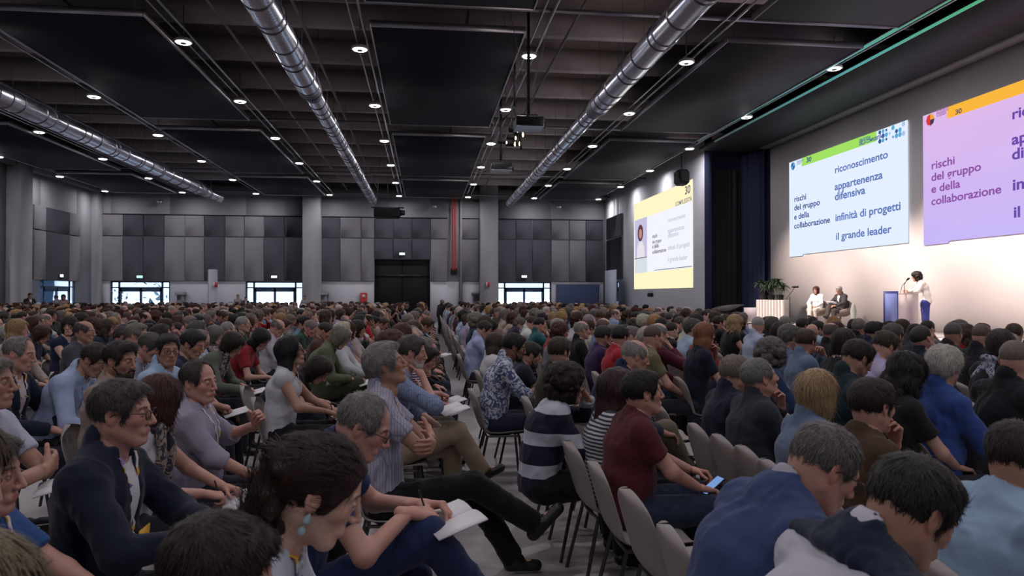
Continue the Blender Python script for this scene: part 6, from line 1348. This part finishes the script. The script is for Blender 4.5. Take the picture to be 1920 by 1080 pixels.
person(1772, 642, 'white-haired man in a royal blue shirt, back to us', dict(sex='m', top='shirt', arms=('lap', 'lap'), head=(30, 2, 0), fat=1.15), dict(hair='greyfull', hcol=(.42, .39, .36), tcol=(.035, .075, .27), skin=S_['rosy']), X=2.94, zc=4.55, lod='near')
person(1903, 627, 'balding man in black jacket at the right edge, blue lanyard', dict(sex='m', top='jacket', arms=('lap', 'lap'), head=(35, 4, 0), fat=1.12), dict(hair='crop', hcol=(.15, .12, .105), tcol=(.012, .012, .016), icol=(.2, .4, .5), skin=S_['rosy'], lanyard='n'), X=2.94, zc=4.6)
person(1380, 662, 'elderly man with light grey-brown hair in dark navy suit', dict(sex='m', top='jacket', arms=('lap', 'lap'), head=(20, 6, 0), fat=1.05), dict(hair='short', hcol=(.17, .14, .12), tcol=(.012, .016, .034), icol=(.6, .6, .65), skin=S_['rosy'], lanyard='n'), X=2.06, zc=4.9)
person(1424, 668, 'grey-haired man in charcoal suit looking up, hand at chin', dict(sex='m', top='jacket', arms=('lap', 'chin'), head=(2, -12, 0), fat=1.08), dict(hair='receding', hcol=(.17, .165, .16), tcol=(.028, .032, .045), icol=(.5, .5, .55), skin=S_['rosy']), X=2.06)
person(1533, 688, 'woman with straight blond bob and denim blue shirt', dict(sex='f', top='shirt', arms=('lap', 'lap'), head=(32, 2, 0)), dict(hair='bob', hcol=(.34, .23, .12), tcol=(.13, .18, .27), skin=S_['fair']), X=2.06)
person(1638, 703, 'dark-haired man with glasses and brown t-shirt, hand at cheek', dict(sex='m', top='tee', arms=('lap', 'chin'), head=(12, 4, 0), fat=1.06), dict(hair='short', hcol=(.020, .012, .010), tcol=(.065, .038, .022), skin=S_['rosy'], specs=1, lanyard='n'), X=2.06)
person(1556, 793, 'grey-haired man with glasses leaning over, blue pullover on his shoulders', dict(sex='m', top='shirt', arms=('hold', 'hold'), head=(-2, 32, 0), lean=12, bend=20, fat=1.05), dict(hair='receding', hcol=(.12, .11, .105), tcol=(.36, .34, .40), skin=S_['rosy'], specs=1, drape=.9, dcol=(.040, .062, .16)), zc=2.15, chr_=False)
person(1722, 835, 'man with short dark hair bending down, white shirt and navy pullover', dict(sex='m', top='shirt', arms=('hold', 'hold'), head=(4, 32, 0), lean=14, bend=20), dict(hair='short', hcol=(.014, .011, .010), tcol=(.50, .49, .56), skin=S_['tan'], drape=-.78, dcol=(.012, .020, .045), stubble=1), zc=1.72, chr_=False)
person(1912, 783, 'dark-haired person at the right edge in light blue t-shirt', dict(sex='m', top='tee', arms=('write', 'hold'), head=(20, 14, 0), lean=6), dict(hair='short', hcol=(.02, .012, .010), tcol=(.28, .40, .55), lcol=DENIM, skin=S_['tan']), zc=2.45, prop=('notebook', 'white notepad beside the person in the light blue t-shirt'))
for i, (x, y) in enumerate([(1.16, 2.05), (1.17, 2.62), (1.16, 3.15), (1.14, 3.66), (1.11, 4.20), (1.08, 4.70), (1.06, 5.22)]):
    chair((x, y, 0), math.radians((3, -2, 4, -3, 2, 0, -4)[i]), 'grey shell chair in the row by the aisle, %s from the camera' % ('nearest', 'second', 'third', 'fourth', 'fifth', 'sixth', 'seventh')[i]); CHAIRS.append((x, y)); PEOPLE.append((x, y))
for i, (x, y) in enumerate([(2.10, 5.55), (2.10, 6.10), (2.95, 5.2), (1.20, 1.35), (2.08, 3.95)]):
    chair((x, y, 0), 0, 'empty grey shell chair %s' % ('left of the suited men', 'beyond the one left of the suited men', 'behind the woman with frizzy hair', 'at the bottom right corner', 'between the suited man and the blond woman')[i]); CHAIRS.append((x, y)); PEOPLE.append((x, y))
bag = lambda x, y, rz, label, col, s=1.0: None
def backpack(x, y, rz, label, col):
    e = empty('backpack', (x, y, 0), rz, label, 'bag')
    v, f = Vol([cone((0, 0, .12), (0, 0, .30), .12, .10, .03, (np.array([0, 1., 0]), 1.3)), cone((.10, 0, .10), (.10, 0, .2), .05, .05, .03, (np.array([0, 1., 0]), 1.8)), half((0, 0, .01), (0, 0, -1))], .012).mesh()
    link('body', npmesh('body', wrinkle(v, f, .008, 3), f, True, [M_cloth]), e, color=col); MB().tube([(-.08, -.06, .38), (-.14, -.07, .30), (-.15, -.07, .12)], .012, 6, flat=.5).tube([(-.08, .06, .38), (-.14, .07, .30), (-.15, .07, .12)], .012, 6, flat=.5).build('strap', M_blk, e)
backpack(1.62, 4.9, .3, 'dark grey backpack on the floor between the right rows', (.03, .03, .045))
backpack(-.62, 4.7, 1.2, 'black bag on the floor beside the legs of the silver-haired man', (.012, .012, .015))
# ------------------------------------------------------------------ the rest of the audience
rnd = random.Random(11)
def inframe(x, y):
    zc = y*CX+x*SX; xc = x*CX-y*SX
    return zc > .5 and abs(xc/zc) < .745
seats = []
for k in range(0, 22):
    X = -.22-.9*k; y = .9+(k % 2)*.2
    while y < 37.5: seats.append((X+rnd.uniform(-.03, .03), y)); y += .53
for k in range(0, 8):
    X = .92+.88*k; y = 1.2+(k % 2)*.25
    ymax = 37.5 if X < 6.5 else 30
    while y < ymax: seats.append((X+rnd.uniform(-.03, .03), y)); y += .53
seats = [s for s in seats if inframe(*s) and s[1]*CX+s[0]*SX > 4.4 and not (12.8 < s[1] < 14.2)]
seats = [s for s in seats if all((s[0]-p[0])**2+(s[1]-p[1])**2 > .50**2 for p in PEOPLE)]
seats.sort(key=lambda s: s[1]*CX+s[0]*SX)
# keep a clear view of the people placed one by one
def blocks(x, y):
    zc = y*CX+x*SX; px = 960+F_PX*((x+.05)*CX-y*SX)/zc
    return zc < 10 and any(v[1] > zc-.1 and v[1] < zc+3.2 and abs(px-v[0]) < .5*(.26+.30)*F_PX/zc*(.8 if zc > 7 else 1) for v in VIEW)
seats = [s for s in seats if not blocks(*s)]
POSES = [
    dict(sex='m', top='shirt', arms=('lap', 'lap'), head=(8, 2, 0)), dict(sex='f', top='tee', arms=('write', 'hold'), head=(-6, 30, 0), lean=8, bend=16),
    dict(sex='m', top='tee', arms=('cross', 'cross'), head=(20, -4, 0), lean=-4), dict(sex='m', top='jacket', arms=('chin', 'lap'), head=(0, 4, 0)),
    dict(sex='f', top='sweater', arms=('lap', 'mouth'), head=(14, 4, 0)), dict(sex='m', top='rolled', arms=('write', 'lap'), head=(-12, 28, 4), lean=12, bend=18),
    dict(sex='f', top='sleeveless', arms=('lap', 'lap'), head=(28, 0, 0)), dict(sex='m', top='polo', arms=('phone', 'hold'), head=(0, 26, 0), lean=4, fat=1.08),
    dict(sex='m', top='sweater', arms=('lap', 'chin'), head=(-24, 4, 0)), dict(sex='f', top='shirt', arms=('lap', 'hold'), head=(-18, 12, 6), lean=4),
    dict(sex='m', top='jacket', arms=('lap', 'lap'), head=(30, -8, 0), fat=1.1), dict(sex='f', top='shirt', arms=('cross', 'cross'), head=(4, -6, -4), lean=-4)]
N_IND = 300-len(PEOPLE)-4
caches = [dict() for _ in POSES]; figs = [None]*len(POSES)
COLS = [('navy', (.018, .024, .06)), ('black', (.012, .012, .014)), ('white', (.58, .58, .62)), ('pale blue', (.34, .42, .60)), ('charcoal', (.035, .037, .045)), ('grey', (.16, .16, .18)), ('olive', (.09, .085, .045)), ('burgundy', (.10, .018, .03)),
        ('beige', (.38, .32, .26)), ('brown', (.07, .042, .028)), ('denim blue', (.12, .17, .27)), ('lilac', (.34, .28, .42)), ('dark green', (.02, .05, .035)), ('red', (.32, .02, .025)), ('cream', (.50, .46, .38)), ('teal', (.02, .09, .11)), ('pink', (.48, .24, .28)), ('dark purple', (.045, .022, .06)), ('striped', (.5, .5, .55)), ('checked blue', (.30, .36, .50))]
MH_ = [('short', 'short', ('dark brown', 'grey', 'brown', 'black', 'dark brown', 'brown', 'dark grey')), ('receding', 'receding', ('grey', 'dark grey', 'brown', 'silver')), ('crop', 'cropped', ('dark brown', 'grey', 'black')), ('rim', 'thin', ('grey', 'silver', 'dark brown')), ('greyfull', 'thick', ('grey', 'white', 'dark grey')), ('quiff', 'swept', ('dark brown', 'black', 'brown'))]
FH_ = [('bob', 'bobbed', ('brown', 'blond', 'dark brown', 'grey', 'auburn')), ('long', 'long', ('dark brown', 'black', 'brown', 'auburn')), ('straightlong', 'straight long', ('blond', 'brown', 'black')), ('wavy', 'wavy', ('brown', 'auburn', 'blond', 'black')), ('curly', 'curly', ('dark brown', 'grey', 'auburn')), ('ponytail', 'tied-back', ('brown', 'black', 'blond')), ('fringe', 'fringed', ('dark brown', 'blond', 'grey')), ('bun', 'pinned-up', ('brown', 'grey', 'auburn'))]
GARM = {'shirt': 'shirt', 'tee': 't-shirt', 'jacket': 'jacket', 'sweater': 'sweater', 'rolled': 'shirt', 'sleeveless': 'sleeveless top', 'polo': 'polo'}
ACT = {0: 'hands in lap', 1: 'writing', 2: 'arms folded', 3: 'hand at chin', 4: 'hand near mouth', 5: 'bent over notes', 6: 'hands in lap', 7: 'holding something up', 8: 'chin on hand', 9: 'looking toward us', 10: 'head raised', 11: 'arms folded'}
LASTC = ['the aisle row']; used = set(); n_ind = 0
WGT = [8, 9, 7, 7, 6, 5, 3, 3, 4, 3, 5, 3, 2, 2, 3, 2, 2, 3, 2, 4]
def choose(i_pose, strict=True):
    for _ in range(400):
        sex = POSES[i_pose]['sex']; hs, hn, hc = rnd.choice(MH_ if sex == 'm' else FH_); c = rnd.choice(hc); ci = rnd.choices(range(len(COLS)), WGT)[0]
        key = (hs, c, ci, GARM[POSES[i_pose]['top']])
        if not strict or key not in used: used.add(key); return hs, hn, c, ci
    return None
rest = []
for (x, y) in seats:
    left = x < .4
    if rnd.random() < .05 and y < 20 or n_ind >= N_IND: 
        if n_ind >= N_IND: rest.append((x, y))
        elif NCH[0] < 300: chair((x, y, 0), rnd.uniform(-.06, .06), 'empty grey shell chair in the %s rows near the person with %s' % ('left' if left else 'right', LASTC[0])); 
        continue
    ip = rnd.randrange(len(POSES)); ch = choose(ip)
    if ch is None: ip = (ip+1) % len(POSES); ch = choose(ip)
    hs, hn, hc, ci = ch; cn, cc = COLS[ci]
    if figs[ip] is None: figs[ip] = make_figure(POSES[ip], 'mid', ip)
    sk = rnd.choices(list(SKIN), [5, 3, 5, .6, 3, .2])[0]; j = lambda v, a=.12: tuple(max(.004, q*(1+rnd.uniform(-a, a))) for q in v)
    look = dict(hair=hs, hcol=j(HCOL[hc]), tcol=j(cc), skin=j(SKIN[sk], .06), lcol=rnd.choice([(.015, .016, .025), (.02, .03, .06), (.06, .05, .04), (.012, .012, .013), (.14, .11, .08)]), patt={'striped': 'stripe', 'checked blue': 'check'}.get(cn), specs=rnd.random() < .3)
    garm = GARM[POSES[ip]['top']]; who = 'person'
    lab = '%s with %s %s hair in a %s %s%s, %s block' % (who, hn, hc, cn, garm, ' and glasses' if look['specs'] else '', 'left' if left else 'right')
    cache = caches[ip]
    if look['patt']: cache = dict(caches[ip]); cache.pop(TOPNAME[POSES[ip]['top']], None)
    rz = rnd.uniform(-.10, .16); sc = rnd.uniform(.955, 1.035)
    p = build_person(figs[ip], (x, y, 0), rz, look, lab, 'seated audience', cache=cache, lod='mid'); p.scale = (sc, sc, sc)
    if cache is not caches[ip]:
        for kk, vv in cache.items(): caches[ip].setdefault(kk, vv) if kk != TOPNAME[POSES[ip]['top']] else None
    n_ind += 1; LASTC[0] = '%s hair and %s' % (hc, cn)
    if ip in (1, 5) and y < 13:
        ws = (figs[ip]['hands'][0][0][:3, 3]+figs[ip]['hands'][1][0][:3, 3])/2; ws[0] = max(ws[0]+.12, .34)
        notebook(p.matrix_basis @ Matrix.Translation(Vector((ws[0], 0, ws[2]-.05))) @ Euler((0, math.radians(-14), math.radians(15))).to_matrix().to_4x4(), 'white notebook on the lap of person with %s %s hair in %s %s' % (hn, hc, cn, garm))
    if NCH[0] < 300: chair((x-.02, y, 0), rz, ('grey shell chair under person with %s %s hair in %s %s' % (hn, hc, cn, garm)).replace('straight long', 'straight').replace('sleeveless top', 'top').replace('shell chair under person', 'chair under person'))
# the far rows: hundreds more, one uncountable mass
FAR = [(make_figure(ps, 'far', 50+i), make_figure(ps, 'vfar', 50+i)) for i, ps in enumerate(POSES[:10])]
farhair = {}
VV, FF, CC = [], [], []; o = 0
for (x, y) in rest:
    if rnd.random() < .04: continue
    i = rnd.randrange(len(FAR)); vf = y > 20; f = FAR[i][vf]; sex = POSES[i]['sex']; hs, hn, hcs = rnd.choice(MH_ if sex == 'm' else FH_); hc = HCOL[rnd.choice(hcs)]; cn, cc = COLS[rnd.choices(range(len(COLS)), WGT)[0]]
    if (hs, vf) not in farhair: farhair[hs, vf] = hair_mesh(hs, .028 if vf else .021)
    sk = SKIN[rnd.choices(list(SKIN), [5, 3, 5, .6, 3, .2])[0]]; a = rnd.uniform(-.2, .3); s_ = rnd.uniform(.95, 1.04); R = np.array([[math.cos(a), -math.sin(a), 0], [math.sin(a), math.cos(a), 0], [0, 0, 1]])*s_
    bv, bf, bc = f['body']; hv, hf = farhair[hs, vf]
    for v, q, c in ((bv, bf, bc*np.array(sk)), (f['top'][0], f['top'][1], np.array(cc)), (f['legs_m'][0], f['legs_m'][1], np.array((.02, .022, .035))), (xf(hv, f['headM']), hf, np.array(hc)*rnd.uniform(.8, 1.2))):
        VV.append((v@R.T+np.array([x, y, 0])).astype(np.float32)); FF.append((q+o).astype(np.int32)); CC.append(np.broadcast_to(c, (len(v), 3)).astype(np.float32)); o += len(v)
m, t, b = nt('crowd_cloth'); at = t.nodes.new('ShaderNodeAttribute'); at.attribute_name = 'Col'; t.links.new(at.outputs['Color'], b.inputs['Base Color']); b.inputs['Roughness'].default_value = .8; b.inputs['Specular IOR Level'].default_value = .2
crowd = link('audience_crowd', npmesh('audience_crowd', np.concatenate(VV), np.concatenate(FF), True, [m], None, np.concatenate(CC)))
NQ = sum(len(q) for q in FF); VV = FF = CC = None
tag(crowd, 'hundreds of seated listeners filling the far rows of the hall', 'crowd', kind='stuff')
print('CROWD', len(rest), 'IND', n_ind, 'quads', NQ, 'chairs', NCH[0])
mb = MB()
for (x, y) in rest:
    mb.box((x-.20, y-.21, .41), (x+.22, y+.21, .44)); mb.add([(x-.21, y-.21, .44), (x-.21, y+.21, .44), (x-.30, y+.19, .83), (x-.30, y-.19, .83), (x-.235, y-.21, .44), (x-.235, y+.21, .44), (x-.315, y+.19, .83), (x-.315, y-.19, .83)], [(0,1,2,3),(7,6,5,4),(2,6,7,3),(0,3,7,4),(1,5,6,2)])
    for sx in (-.2, .2):
        for sy in (-.19, .19): mb.box((x+sx-.012, y+sy-.012, 0), (x+sx+.012, y+sy+.012, .41))
tag(mb.build('crowd_chairs', M_shell), 'grey shell chairs under the listeners in the far rows', 'chairs', kind='stuff')

figs = FAR = caches = None
VIS = None
for o_ in COL.objects:
    if 'label' in o_ and len(o_['label'].split()) > 16: o_['label'] = o_['label'].replace('empty grey shell chair in the', 'empty chair in').replace('near the person with', 'near')
